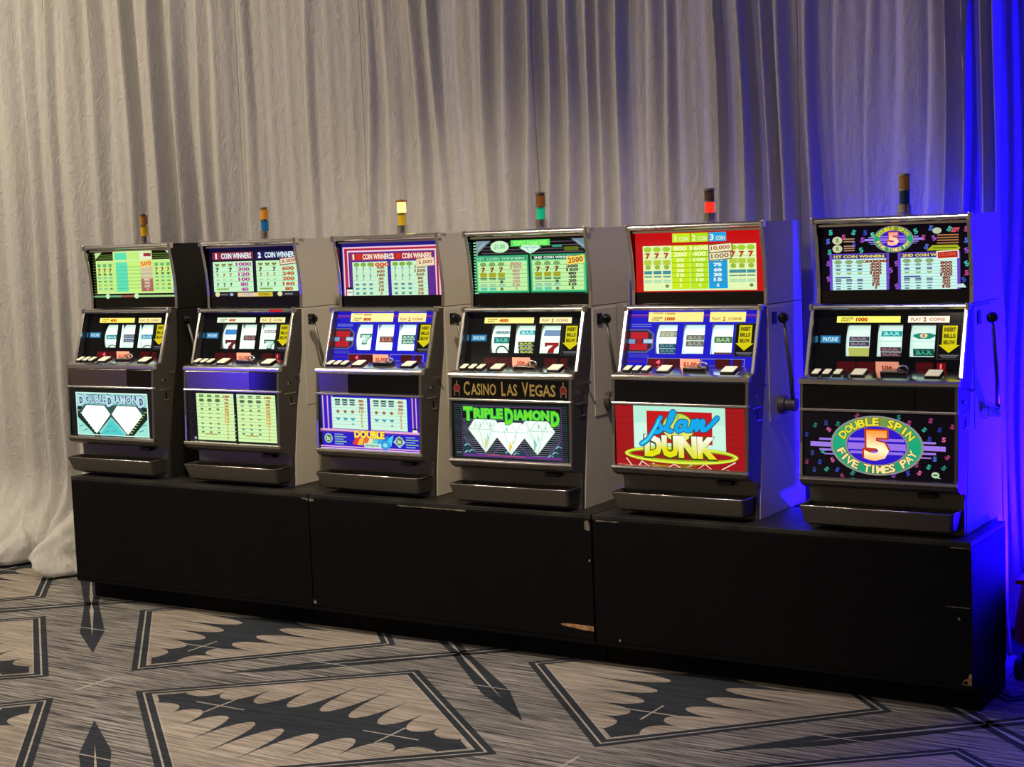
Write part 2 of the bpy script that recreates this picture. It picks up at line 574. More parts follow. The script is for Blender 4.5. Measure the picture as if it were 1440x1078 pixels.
# ------------------------------------------------------------------ drapes
XT = [(-250, -3.1), (0, -1.883), (62, -1.59), (320, -0.496), (495, 0.15), (745, 0.966), (868, 1.327), (1110, 1.973), (1240, 2.289), (1330, 2.496), (1400, 2.651), (1440, 2.737), (1700, 3.3)]
def XP(p):
    for (a, b), (c, d) in zip(XT, XT[1:]):
        if a <= p <= c: return b+(d-b)*(p-a)/(c-a)
    return XT[-1][1]
def XW(p, wd): return XP(p+wd/2)-XP(p-wd/2)
RIDGES = [(-220, 20, .05), (-170, 16, .06), (-120, 22, .05), (-60, 20, .05), (-20, 14, .04), (20, 16, .05), (45, 9, .04), (72, 7, .05), (97, 15, .06), (133, 11, .05), (182, 9, .045),
          (222, 9, .06), (250, 11, .055), (278, 8, .04), (300, 18, .06), (335, 9, .03), (425, 8, .012), (503, 7, .03), (530, 14, .03), (572, 10, .045), (600, 9, .035),
          (640, 14, .012), (676, 11, .04), (708, 14, .05), (738, 10, .055), (765, 7, .05), (789, 9, .05), (815, 6, .04), (832, 10, .05), (856, 8, .06),
          (900, 14, .025), (925, 9, .02), (1000, 5, .035), (1040, 11, .06), (1072, 9, .045), (1093, 13, .055), (1132, 11, .06), (1172, 8, .012), (1215, 10, .015),
          (1262, 26, .025), (1300, 14, .02), (1322, 7, .05), (1347, 6, .05), (1375, 9, .05), (1393, 9, .06)]
RX = [(XP(p), XW(p, 2*wd)/2*1.15, a) for p, wd, a in RIDGES]
def ybase(x):
    pts = [(-3.2, .50), (-2.0, .50), (-1.2, .54), (-0.6, .57), (0.5, .60), (2.0, .61), (2.7, .61), (4, .62)]
    for (a, b), (c, d) in zip(pts, pts[1:]):
        if a <= x <= c: return b+(d-b)*(x-a)/(c-a)
    return pts[-1][1]
def sm(t): t = max(0, min(1, t)); return t*t*(3-2*t)
def fold(x, z, seed=0.0):
    y = 0.0
    wob = 0.012*math.sin(z*1.9+x*5+seed)+0.008*math.sin(z*4.3+x*9)
    for c, h, a in RX:
        t = (x+wob-c)/h
        if -1.6 < t < 1.6:
            # steep left flank, softer right flank
            if t < 0: v_ = sm(1+t/0.55) if t > -0.55 else 0
            else: v_ = sm(1-t/1.15)**0.8
            y -= a*1.12*v_*(0.72+0.28*math.sin(z*1.3+c*7))
    y -= 0.0022*math.sin(x*61+2*math.sin(z*1.1+x*3))+0.0012*math.sin(x*118+z*0.8)
    y -= 0.010*math.sin(x*7+z*0.7)
    return y
def drape(x0, x1, ztop, label, off=0.0, yb=None, n=None, puddle=False, amp=1.0, lean=0.0, tilt0=0.0, tilt1=0.0, curl=0.0):
    cols = n or max(24, int((x1-x0)*230))
    rows = 54
    bm = bmesh.new()
    grid = []
    for r in range(rows+1):
        z = 0.012+(ztop-0.012)*(r/rows)**1.25
        row = []
        for c in range(cols+1):
            t = c/cols
            x = x0+(x1-x0)*t + (tilt0*(1-t)+tilt1*t)*((ztop-z)/ztop)**3
            y = (yb if yb is not None else ybase(x))+off+fold(x, z, off*40)*amp
            # free edges curl back a little
            e = min(t, 1-t)*(x1-x0)
            y += 0.03*sm(1-e/0.03)*curl
            xx = x
            if puddle:
                k = sm(1-z/0.42)
                pm = sm((x+2.5)/0.5)*sm((-1.02-x)/0.12)
                lump = 0.5+0.5*math.sin(x*9.5+1.0)
                fb = 0.24+0.07*math.sin(x*17+z*13)+0.05*math.sin(x*31+z*21)
                y -= k*pm*fb*(0.55+0.45*lump)*sm((x+2.4)/1.2+0.25)
                y -= 0.035*pm*sm(1-abs(z-0.14)/0.12)*(0.6+0.6*math.sin(x*23+3))
                nz = noise.noise(Vector((x*11, z*15, 2.0)))+0.6*noise.noise(Vector((x*24, z*30, 7.0)))
                y -= pm*sm(1-z/0.34)*0.05*nz
                y -= 0.09*sm(1-abs(x+1.36)/0.26)*sm(1-abs(z-0.12)/0.17)*(0.8+0.4*nz)
                xx += 0.03*k*pm*math.sin(z*26+x*8)*sm(e/0.1)
            row.append(bm.verts.new((xx, y, z)))
        grid.append(row)
    for a, b in zip(grid, grid[1:]):
        for c in range(cols):
            bm.faces.new((a[c], a[c+1], b[c+1], b[c]))
    o = obj('drape_panel', bm, M['cloth'], None, True)
    md = o.modifiers.new('cloth_thickness', 'SOLIDIFY')
    md.thickness = 0.0015
    return tag(o, label, 'curtain', 'white sheer drapes behind the machines')
e = [XP(p) for p in (-250, 66, 322, 497, 744, 871, 1112, 1238, 1357, 1358, 1402)]
drape(e[0]-0.4, e[1]-0.0004, 3.2, 'white sheer drape panel at the left edge, bunched on the carpet', 0.0, puddle=True)
drape(e[1]+0.0004, e[2]-0.0004, 3.2, 'white sheer drape panel with deep folds behind the black-sided machine', 0.0, puddle=True)
drape(e[2]+0.0004, e[3]-0.0004, 3.2, 'flat smooth white drape panel behind the lamp with a blue lower lens', 0.0)
drape(e[3]+0.0004, e[4]-0.0004, 3.2, 'white drape panel behind the glowing yellow signal lamp', 0.0)
drape(e[4]+0.0004, e[5]-0.0004, 3.2, 'narrow tightly pleated drape panel behind the green signal lamp', 0.0)
drape(e[5]+0.0004, e[6]-0.0004, 3.2, 'greyish drape panel behind the glowing red signal lamp', 0.0)
drape(e[6]+0.0004, e[8], 3.2, 'shadowed drape panel behind the rightmost signal lamp', 0.0, tilt1=-0.09, curl=0.0)
drape(e[9], e[10], 3.2, 'narrow strip of drape beside the blue lit slit at right', 0.0, tilt0=0.11, n=50, curl=0.6)
drape(2.15, 4.3, 3.2, 'drape panel flooded with blue light at the right edge', 0.0, yb=0.93, amp=0.15)

# blue uplight standing on the carpet beyond the right edge
ul = thing('uplight', 'black floor uplight throwing blue light up the drape', 'light', (3.12, 0.74, 0))
bm = bmesh.new()
lathe(bm, [(0.07, 0.03), (0.085, 0.05), (0.085, 0.17), (0.078, 0.175), (0.078, 0.15)], 0, 0, 24)
obj('housing', bm, M['rubber'], ul)
bm = bmesh.new(); lathe(bm, [(0.076, 0.152), (0.076, 0.158)], 0, 0, 24)
obj('lens', bm, mat('blue_led_lens', '0a08ff', 0.2, emit=('1206ff', 6.0)), ul)
bm = bmesh.new(); tube(bm, [(-0.1, 0, 0.10), (-0.1, 0, 0.012), (0.1, 0, 0.012), (0.1, 0, 0.10)], 0.008, 8)
obj('yoke', bm, M['rubber'], ul)
bm = B(-0.07, 0.07, -0.09, 0.09, 0, 0.03, bev=0.006); obj('foot', bm, M['rubber'], ul)
sp = light('uplight_beam', 'SPOT', (3.12, 0.74, 0.19), (2.78, 0.62, 1.25), 2100, (0.005, 0.0005, 1.0), 0.07)
sp.data.spot_size = math.radians(150)
sp.data.spot_blend = 0.55

# ------------------------------------------------------------------ stands
SY0, SY1, SZ, SB = -0.0475, 0.31, 0.513, 0.0956
def stand(x0, x1, label, left_end=False, right_end=False, kick0=0.0, kick1=0.0):
    t = thing('machine_stand', label, 'stand', ((x0+x1)/2, 0.13, 0), 0, 'black plywood stands in a row')
    c = (x0+x1)/2
    def P(name, bm, m=M['stand']):
        for v in bm.verts: v.co.x -= c; v.co.y -= 0.13
        return obj(name, bm, m, t)
    P('front_panel', B(x0, x1, SY0, SY0+0.018, SB, SZ-0.016, bev=0.0015))
    P('top_board', B(x0, x1, SY0, SY1, SZ-0.015, SZ, bev=0.0015), M['standtop'])
    P('side_panel', B(x0, x0+0.018, SY0+0.0185, SY1, SB, SZ-0.016, bev=0.0015))
    P('side_panel', B(x1-0.018, x1, SY0+0.0185, SY1, SB, SZ-0.016, bev=0.0015))
    P('back_panel', B(x0+0.019, x1-0.019, SY1-0.014, SY1-0.001, SB, SZ-0.016))
    P('bottom_board', B(x0, x1, SY0, SY1, SB-0.014, SB-0.001))
    P('kick_base', B(x0+kick0, x1-kick1, 0.032, SY1-0.01, 0.0, SB-0.015, bev=0.002))
    return t, P
SA, SBx, SC, SD = -0.945, 0.305, 1.496, 2.734
t1, P1 = stand(SA, SBx-0.002, 'black plywood stand carrying the two leftmost slot machines', kick0=0.012)
t2, P2 = stand(SBx+0.002, SC-0.003, 'black plywood stand carrying the two middle slot machines, chipped at bottom right')
t3, P3 = stand(SC+0.003, SD, 'black plywood stand carrying the two rightmost machines, with blue lit end')
def chip(P, pts, m, depth=0.0015):
    """pts (x,z) on the front face"""
    bm = bmesh.new()
    a = [bm.verts.new((x, SY0-depth, z)) for x, z in pts]
    b = [bm.verts.new((x, SY0+0.004, z)) for x, z in pts]
    bm.faces.new(a)
    n = len(a)
    for i in range(n): bm.faces.new((a[i], b[i], b[(i+1) % n], a[(i+1) % n]))
    bmesh.ops.recalc_face_normals(bm, faces=bm.faces)
    o = P('paint_chip', bm, m)
    return o
chip(P2, [(1.366, .138), (1.378, .141), (1.42, .142), (1.492, .141), (1.492, .125), (1.45, .126), (1.40, .131), (1.374, .133)], M['wood'])
chip(P3, [(2.704, .097), (2.733, .0965), (2.733, .133), (2.726, .128), (2.722, .117), (2.712, .112)], M['wood'])
chip(P3, [(2.708, .1), (2.72, .099), (2.722, .108), (2.714, .11)], M['black'], 0.0022)
chip(P2, [(0.309, .4965), (0.309, .486), (0.33, .488), (0.332, .4965)], M['chip'])
chip(P1, [(0.27, .4965), (0.302, .4965), (0.302, .488)], M['chip'])
chip(P2, [(0.308, .105), (0.322, .106), (0.318, .118), (0.308, .12)], M['chip'])
chip(P2, [(0.71, .4968), (0.72, .493), (0.86, .4935), (1.0, .492), (1.0, .4968)], M['chip'])
chip(P2, [(1.47, .462), (1.488, .46), (1.489, .486), (1.478, .494), (1.468, .488)], M['chip'])
for P, x, z in ((P2, 1.484, .36), (P3, 1.588, .104), (P3, 2.698, .289)):
    chip(P, [(x+.004*math.cos(a*math.pi/3), z+.005*math.sin(a*math.pi/3)) for a in range(6)], M['chip'])
chip(P3, [(2.66, .3215), (2.73, .3215), (2.73, .3235), (2.66, .3235)], M['chip'], 0.0006)
chip(P3, [(2.675, .494), (2.734, .494), (2.734, .4968), (2.675, .4968)], M['chip'])
chip(P3, [(1.51, .4968), (1.515, .492), (1.59, .493), (1.6, .4968)], M['chip'])

# ------------------------------------------------------------------ artwork of the backlit glasses
AT, AB, AR = 0.456/0.193, 0.456/0.196, 0.456/0.180
def marks(a, us, v, h, kind, col, wd=5.0):
    for u in us:
        if kind == 'o':
            a.ell(u, v, wd*0.5, h*0.5, col, 10)
        elif kind == '7':
            a.text('7', u-wd*0.33, v-h/2, u+wd*0.33, v+h/2, col, 0.06)
        elif kind == 'b':
            a.rect(u-wd/2, v-h/2, u+wd/2, v+h/2, col)
        elif kind == 'd':
            a.rect(u-wd/2, v-h/2, u+wd/2, v-h*0.08, col); a.rect(u-wd/2, v+h*0.08, u+wd/2, v+h/2, col)
        elif kind == 'h':
            a.poly([(u, v+h/2), (u-wd/2, v-h*0.1), (u-wd*0.4, v-h/2), (u, v-h*0.3), (u+wd*0.4, v-h/2), (u+wd/2, v-h*0.1)], col)
def rows(a, u0, u1, vs_, col, t=0.9):
    for v in vs_: a.rect(u0, v-t/2, u1, v+t/2, col)
def gem(a, cu, cv, w_, h, white, facet, tint=()):
    """brilliant seen from the side: flat table, girdle, point"""
    P = lambda x, y: (cu+w_*x, cv+h*y)
    a.poly([P(-.62, -.5), P(.62, -.5), P(1, -.2), P(0, .5), P(-1, -.2)], white)
    a.up()
    for p, q in (((-.62, -.5), (-.35, -.2)), ((-.35, -.2), (0, -.5)), ((0, -.5), (.35, -.2)), ((.35, -.2), (.62, -.5)),
                 ((-.35, -.2), (0, .5)), ((.35, -.2), (0, .5)), ((-1, -.2), (1, -.2))):
        a.line(P(*p), P(*q), 0.5, facet)
    for (x, y, s, c) in tint:
        a.poly([P(x, y), P(x+s*.35, y+s*.5), P(x-s*.1, y+s)], c)
    a.up()
def sticker(a, s, u0, v0, u1, v1, bg, fg, rot=-0.12, edge=None, bold=0.02):
    k = a.aspect
    cu, cv = (u0+u1)/2, (v0+v1)/2
    c, sn = math.cos(rot), math.sin(rot)
    def R(du, dv): return (cu+(du*k*c-dv*sn)/k, cv+du*k*sn+dv*c)
    hw, hh = (u1-u0)/2, (v1-v0)/2
    a.up()
    if edge:
        a.poly([R(-hw-.8, -hh-1.6), R(hw+.8, -hh-1.6), R(hw+.8, hh+1.6), R(-hw-.8, hh+1.6)], edge); a.up()
    a.poly([R(-hw, -hh), R(hw, -hh), R(hw, hh), R(-hw, hh)], bg); a.up()
    a.text(s, u0+1.2, v0+hh*0.35, u1-1.2, v1-hh*0.35, fg, bold, rot); a.up()

# ---- upper glasses
def top1():
    a = Art(AT); a.rect(0, 0, 100, 100, H('060804')); a.up()
    for k in range(16): a.rect(0, 4+k*6, 100, 5.3+k*6, H('6c7a2e'))
    a.up()
    a.poly([(9, 4), (26, 4), (26, 17), (4, 17)], H('0c1205')); a.poly([(75, 4), (93, 4), (99, 17), (75, 17)], H('0c1205'))
    for k in range(3):
        a.up(); a.rect(9-k, 6+k*4, 26, 7.3+k*4, H('6d8a38')); a.rect(75, 6+k*4, 94+k, 7.3+k*4, H('6d8a38'))
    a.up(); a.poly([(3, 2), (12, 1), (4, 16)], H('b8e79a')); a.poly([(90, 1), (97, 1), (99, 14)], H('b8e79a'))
    a.rect(26, 0, 74, 22, H('d6f5a0')); a.rect(4, 19, 98, 89, H('dcfaa8')); a.up()
    a.rect(5, 21, 97, 87, H('c3ee86')); a.rect(27, 2, 73, 19, H('c8f08c')); a.up()
    a.rect(28, 3, 43, 18, H('5fe3b0')); a.rect(29, 23, 43.5, 85, H('5ee2b4')); a.rect(44, 23, 58, 85, H('c9f47e'))
    a.rect(44, 3, 58, 18, H('c6f07e')); a.rect(59, 3, 73, 18, H('e9efc9')); a.rect(59.5, 23, 74, 60, H('d9c7a0')); a.rect(59.5, 58, 74, 85, H('b2605c'))
    a.up(); a.rect(64, 5, 73, 12, H('9c3040'))
    rows(a, 29, 74, (33, 40, 48, 56, 63, 70, 78), H('57a87a'), 0.9)
    a.up()
    for v, n in ((60.5, '80'), (67, '40'), (74, '20'), (81, '4')): a.text(n, 65-len(n), v-2.2, 69+len(n)*.5, v+2.4, H('f6ead0'))
    for us in ((8, 15, 22), (79, 86, 93)):
        marks(a, us, 29, 8, 'o', H('6fb56e'), 5); marks(a, us, 40, 9, '7', H('9a2f12'), 5); marks(a, us, 48, 5, 'o', H('5b7d3c'), 4)
        marks(a, us, 55.5, 4, 'b', H('86c79a'), 4.5); marks(a, us, 63, 3, 'b', H('5f9a6a'), 4); marks(a, us, 71, 4, 'b', H('9fc36a'), 4); marks(a, us, 79, 4, 'b', H('8fcf8a'), 4.5)
    marks(a, (93,), 71, 4, 'o', H('3f5a22'), 3); marks(a, (93, 22), 79, 4, 'o', H('5a5a22'), 3)
    sticker(a, '500', 59, 20, 74, 34, H('f5d873'), H('d4552a'), -.08)
    a.up(); a.rect(0, 93, 52, 97, H('6fae7a')); a.rect(56, 93, 100, 97, H('a8d48a')); a.up(); a.rect(34, 93, 50, 97, H('a35a4a'))
    a.ell(17, 94.5, 2.6, 5.5, H('c8f5b4'), 12); a.ell(53, 94.5, 3.0, 5.5, H('c8f5b4'), 12)
    return a
def table(a, u0, u1, v0, v1, nrow, bg, ln):
    a.rect(u0, v0, u1, v1, bg); a.up()
    for k in range(1, nrow): a.rect(u0, v0+(v1-v0)*k/nrow-.4, u1, v0+(v1-v0)*k/nrow+.4, ln)
    a.up()
def top2():
    a = Art(AT); a.rect(0, 0, 100, 100, H('0a0722')); a.rect(0, 0, 100, 5, H('1b1060')); a.up()
    a.rect(4, 9, 50, 24, H('8c2744')); a.rect(53, 9, 97, 24, H('141a5c')); a.up()
    for u0, n, c in ((4, '1', H('fff2f0')), (53, '2', H('f4f6ff'))):
        a.text(n, u0+2.5, 11, u0+6, 22.5, c, 0.06); a.text('COIN WINNERS', u0+10, 11, u0+44, 22.5, H('e8fbff'), 0.03)
    for u0, col, nums in ((4, 'b43f9a', ('1000', '300', '120', '100', '80', '40')), (53, 'c2502c', ('', '600', '240', '200', '160', '80'))):
        table(a, u0, u0+45, 28, 89, 6, H('c8f5c4'), H('8ccfae'))
        us = (u0+5, u0+12.5, u0+20)
        marks(a, us, 35, 7, 'h', H('7d7f3a'), 5.5); marks(a, (us[0], us[2]), 45, 9, '7', H('1c2f42'), 5.5); marks(a, us, 55.5, 7, '7', H('a06a48'), 4)
        marks(a, us, 65, 3, 'b', H('a4d6a8'), 4); marks(a, us, 75, 7, '7', H('1d3c34'), 4); a.rect(u0+3, 82, u0+17, 85, H('84ad4e'))
        for k, s in enumerate(nums):
            if s: a.text(s, u0+35-len(s)*2.2, 30+k*10.1, u0+35+len(s)*2.2, 37.5+k*10.1, H(col), 0.05)
    a.text('7', 55.5, 40.5, 60, 49.5, H('8a4a22'), .06)
    sticker(a, '3,000', 80, 24, 98, 35, H('e6dcc0'), H('a8382a'), -.07, H('7a2a22'))
    a.up(); a.rect(4, 91.5, 98, 98, H('141420')); a.up(); a.rect(31, 91, 54, 99, H('e7cf9a')); a.rect(53, 90.5, 70, 99, H('d7c02a')); a.rect(36, 92.5, 48, 97, H('b79ae0'))
    for u in (8, 78): a.ell(u, 94, 2.8, 5, H('dfe3a8'), 10)
    a.up(); a.text('COIN', 55, 92.5, 66, 97.5, H('5a4a10')); a.rect(12, 93, 20, 96, H('6b6f66')); a.rect(83, 93, 92, 96, H('7b7f80')); a.ell(24, 94.5, 2.2, 3, H('a9b2d0'), 8)
    return a
def top3():
    a = Art(AT); a.rect(0, 0, 100, 100, H('2a1f8c')); a.rect(0, 0, 100, 6, H('150f4a')); a.up()
    a.rect(1.5, 7, 99, 100, H('f2c4d8')); a.up(); a.rect(3, 10, 97.5, 100, H('b02040')); a.up()
    a.rect(6, 14, 95.5, 100, H('f6d2de')); a.up(); a.rect(7.2, 17, 94.3, 100, H('5a2a8c')); a.up()
    a.rect(9.5, 19.5, 46, 32.5, H('b8262e')); a.rect(49.5, 19.5, 92, 32.5, H('a82238')); a.rect(46, 19, 50, 100, H('31249c')); a.up()
    for u0, n in ((10, '1'), (50, '2')):
        a.text(n, u0+1, 21, u0+4, 31.5, H('fff3e6'), .06); a.ell(u0+8, 26, 2.2, 5, H('d03018'), 10); a.text('COIN WINNERS', u0+12, 21, u0+41, 31.5, H('fff3d8'), .03)
    for u0, nums in ((11, ('1000', '900', '600', '180', '40', '30', '20', '10', '5')), (50.5, ('', '1600', '1200', '360', '80', '60', '40', '20', '10'))):
        table(a, u0, u0+36, 36, 100, 9, H('cdf2cc'), H('9fdcc0'))
        us = (u0+4.5, u0+11.5, u0+18.5)
        marks(a, us, 41, 8, 'o', H('7fae3e'), 6); marks(a, us, 52, 12, '7', H('7aa8a0'), 3); marks(a, us, 66, 12, '7', H('6aa090'), 3.4)
        marks(a, us, 79, 4, 'd', H('3a6a8a'), 3.6); marks(a, us, 87, 3.4, 'b', H('4a9aae'), 3.6); marks(a, us, 96, 4, 'b', H('4a8a8e'), 3)
        for k, s in enumerate(nums):
            hh = 8 if k == 0 else 5.6
            if s: a.text(s, u0+29-len(s)*(1.35 if k else 2.2), 37.5+k*7.0, u0+29+len(s)*(1.35 if k else 2.2), 37.5+k*7.0+hh, H('d8521c' if k == 0 else '9a5a24'), .05)
    sticker(a, '5,000', 77, 33, 93, 45, H('f4e2bc'), H('93301c'), -.07, H('d7c090'))
    a.up(); a.rect(4.5, 84, 10.5, 88, H('0c0c10')); a.rect(4.5, 88, 10.5, 100, H('eef4ea')); a.rect(5, 92, 10, 95, H('1a2a1a'))
    return a
def top4():
    a = Art(AT); a.rect(0, 0, 100, 100, H('040806')); a.up()
    for k in range(18): a.rect(0.5, 6+k*5.3, 4, 8+k*5.3, H('9fe8b0')); a.rect(96, 30+k*4, 99.5, 31.4+k*4, H('1f7a58'))
    for k in range(4): a.rect(8, 8+k*6, 96, 9+k*6, H('6a5a72'))
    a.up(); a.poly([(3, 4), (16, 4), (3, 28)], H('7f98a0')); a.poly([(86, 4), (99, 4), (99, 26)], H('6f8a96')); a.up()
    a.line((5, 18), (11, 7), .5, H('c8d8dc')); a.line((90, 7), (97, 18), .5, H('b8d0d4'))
    a.rect(34, 4, 68, 15, H('54e060')); a.ell(24, 15, 8.2, 10.5, H('c9f5c4'), 24); a.rect(70, 14, 78, 18, H('2f9a78')); a.rect(80, 18, 92, 25, H('5a6a12')); a.up()
    a.text('TRIPLE DIAMOND', 36, 5.5, 66, 13.5, H('9bff7a'), .04); a.text('$1.00', 19, 10, 29, 20, H('8fce9a'), .05)
    gem(a, 51, 21, 9.5, 16, H('d8f7e4'), H('74cfae'))
    for u0, u1 in ((2, 49), (50.5, 98.5)):
        a.rect(u0, 30, u1, 97, H('1fa06a')); a.up(); a.rect(u0+1, 32, u1-1, 94.5, H('58d08c')); a.up(); a.rect(u0+1.5, 32.5, u1-1.5, 39, H('2a8a66')); a.up()
    a.rect(52, 32.5, 96, 39, H('0b2018')); a.up()
    a.text('1ST COIN WINNERS', 4, 33.5, 46, 38, H('a8efc0'), .03); a.text('2ND COIN WINNERS', 54, 33.5, 88, 38, H('e8fff0'), .03)
    for u0, c7, nums, nc in ((4, '8a2a14', ('800', '100', '80', '60', '40', '20', '10', '5'), 'c09a8c'), (52.5, '7a200e', ('', '200', '160', '80', '40', '20', '10', '5'), '4a4a3a')):
        table(a, u0, u0+43.5, 41, 93, 7, H('c4f2a4'), H('62b070'))
        us = (u0+5, u0+13, u0+21)
        marks(a, us, 46, 8, 'o', H('7aa860'), 6); marks(a, us, 56, 9, '7', H(c7), 6); marks(a, us, 65, 8, 'b', H('a6a41c'), 6); marks(a, us, 72, 4, 'd', H('3a6a4a'), 6)
        a.rect(u0+2, 77, u0+24, 78.6, H('86b08a')); marks(a, us, 83.5, 5, 'd', H('86bfa8'), 6); marks(a, us[:2], 90, 5, 'b', H('5ac8b0'), 6); marks(a, us[2:], 90, 6, 'o', H('6a7a5a'), 3)
        a.ell(us[2], 77.5, 1.6, 3, H('3f5a3a'), 8)
        a.up()
        for k, s in enumerate(nums):
            if s: a.text(s, u0+34-len(s)*1.7, 42.5+k*6.3, u0+34+len(s)*1.7, 48.2+k*6.3, H(nc), .06)
    sticker(a, '2500', 82, 34, 97, 48, H('f7d860'), H('8a2c12'), -.10)
    return a
def top5():
    a = Art(AT); a.rect(0, 0, 100, 100, H('c40c10')); a.up()
    a.rect(6, 22, 94.5, 98, H('e4f7b4')); a.rect(30, 2, 44, 17, H('c6e81c')); a.rect(44.6, 2, 58, 17, H('b4e01c')); a.rect(58.6, 2, 72, 17, H('1fa6e6')); a.up()
    a.rect(29, 22, 43.5, 95, H('c9ea10')); a.rect(44, 22, 57.6, 95, H('b8e614')); a.rect(58, 22, 72.5, 95, H('0e9ee2')); a.up()
    for u0, n in ((31, '1'), (45.5, '2'), (59.5, '3')):
        a.text(n, u0, 5, u0+3, 15, H('f6ffd8')); a.text('COIN', u0+4.5, 8, u0+11.5, 15, H('eaf6c0'))
    rows(a, 29, 72.5, (32, 42, 51, 60, 68, 76, 84), H('5a8a20'), .8)
    a.up()
    for k, (x, y, z) in enumerate((('800', '1600', ''), ('200', '400', ''), ('50', '100', '150'), ('25', '50', '75'), ('20', '40', '60'), ('10', '20', '30'), ('5', '10', '15'), ('2', '4', '6'))):
        v = (27, 37, 46.5, 55.5, 64, 72, 80, 89)[k]; hh = 4 if k < 2 else 2.9; wf = 1.75 if k < 2 else 1.6
        for s, u, c in ((x, 36, 'f4ffb4'), (y, 51, 'f4ffb4'), (z, 65, 'e8f8ff')):
            if s: a.text(s, u-len(s)*wf, v-hh, u+len(s)*wf, v+hh, H(c), .05)
    for us in ((10, 17.5, 25), (77, 83.5, 90.5)):
        a.rect(us[0]-4, 41.5, us[2]+4, 42.3, H('9ac86a'))
        marks(a, us, 28, 9, 'o', H('a4d030'), 6.4); marks(a, us, 39, 10, '7', H('b83a1c'), 8); marks(a, us, 50, 8, 'b', H('b4cc3c'), 6)
        marks(a, us, 58, 8, 'o', H('9ab83c'), 4.6); marks(a, us, 67, 5.5, 'b', H('3f8f9a'), 6.4); marks(a, us, 74, 2.6, 'b', H('6a9a8a'), 6)
        marks(a, us, 82, 5, 'd', H('a8d8b0'), 6); marks(a, us[2:], 90, 6, 'o', H('6a8a50'), 3)
    sticker(a, '1000', 59, 35.5, 75, 46.5, H('dcedc0'), H('a04a24'), -.07, H('8a6a4a'))
    sticker(a, '10,000', 59, 22, 76, 34, H('eeeab8'), H('9a3a1c'), -.06, H('8a3a2a'))
    return a
FIVES = ['e04f9c', '5a7cf0', '46d8c0', 'b05ae0', 'f06ab0', '3f50d8', '7af0d0']
def five(a, u, v, s, col, rot=0.0):
    a.text('5', u-s*0.5, v-s*a.aspect*0.62, u+s*0.5, v+s*a.aspect*0.62, col, .05, rot)
def oval(a, cu, cv, ru, rv, big):
    rnd = random.Random(3)
    P = lambda x, y: (cu+ru*x, cv+rv*y)
    for y, l, t in ((-.16, 1.25, .07), (0.02, 1.45, .16), (.2, 1.25, .07), (.34, 1.15, .04)):
        a.poly([P(-l, y-t/2), P(l, y-t/2), P(l, y+t/2), P(-l, y+t/2)], H('a07ae8' if big else '9a8af0'))
    a.up(); a.ell(cu, cv, ru, rv, H('8a8f8a'), 40); a.up()
    def grad(u, v):
        t = min(1, abs((v-cv)/rv))
        k = min(1, abs((u-cu)/ru))
        g1, g2 = H('16a878'), (H('8a8a10') if v < cv else H('1f8a5c'))
        return tuple(g1[i]*(1-t*(1-k))+g2[i]*t*(1-k) for i in range(3))+(1.0,)
    n = 48
    ring = [(cu+ru*.95*math.cos(2*math.pi*i/n), cv+rv*.95*math.sin(2*math.pi*i/n)) for i in range(n)]
    inn = [(cu+ru*.62*math.cos(2*math.pi*i/n), cv+rv*.60*math.sin(2*math.pi*i/n)) for i in range(n)]
    a.add(ring+inn, [(i, (i+1) % n, n+(i+1) % n, n+i) for i in range(n)], grad); a.up()
    a.ell(cu, cv, ru*.68, rv*.68, H('8f8878'), 36); a.up(); a.ell(cu, cv, ru*.64, rv*.64, H('2a14c8'), 36); a.up()
    for y, t in ((-.2, .09), (0.03, .22), (.24, .09)):
        l = .64*math.sqrt(max(0, 1-((abs(y)+t/2)/.64)**2))
        a.poly([P(-l, y-t/2), P(l, y-t/2), P(l, y+t/2), P(-l, y+t/2)], H('9a72e6'))
    a.up()
    k = 1.0
    tw = ru*.155; th = rv*.27
    for (s, a0, a1, c) in (('DOUBLE SPIN', math.radians(198), math.radians(342), 'f2e63a'), ('FIVE TIMES PAY', math.radians(170), math.radians(10), 'fbe39a')):
        a.arc_text(s, cu, cv, ru*.80, rv*.80, a0, a1, th*1.12, tw*1.1, H('5a3a0a'), .07); 
        a.up(); a.arc_text(s, cu, cv, ru*.80, rv*.80, a0, a1, th, tw, H(c), .03)
    a.up()
    a.text('5', cu-ru*.37, cv-rv*.56, cu+ru*.37, cv+rv*.56, H('b8360c'), .09); a.up()
    def g5(u, v):
        t = min(1, max(0, (v-(cv-rv*.5))/(rv)))
        A_, B_ = H('ff9a2a' if big else 'f0a08a'), H('fff6c8' if big else 'ffd2b0')
        q = 1-abs(t-.62)*2.0; q = max(0, min(1, q))
        return tuple(A_[i]*(1-q)+B_[i]*q*1.15 for i in range(3))+(1.0,)
    a.text('5', cu-ru*.33, cv-rv*.51, cu+ru*.33, cv+rv*.51, g5, .05); a.up()
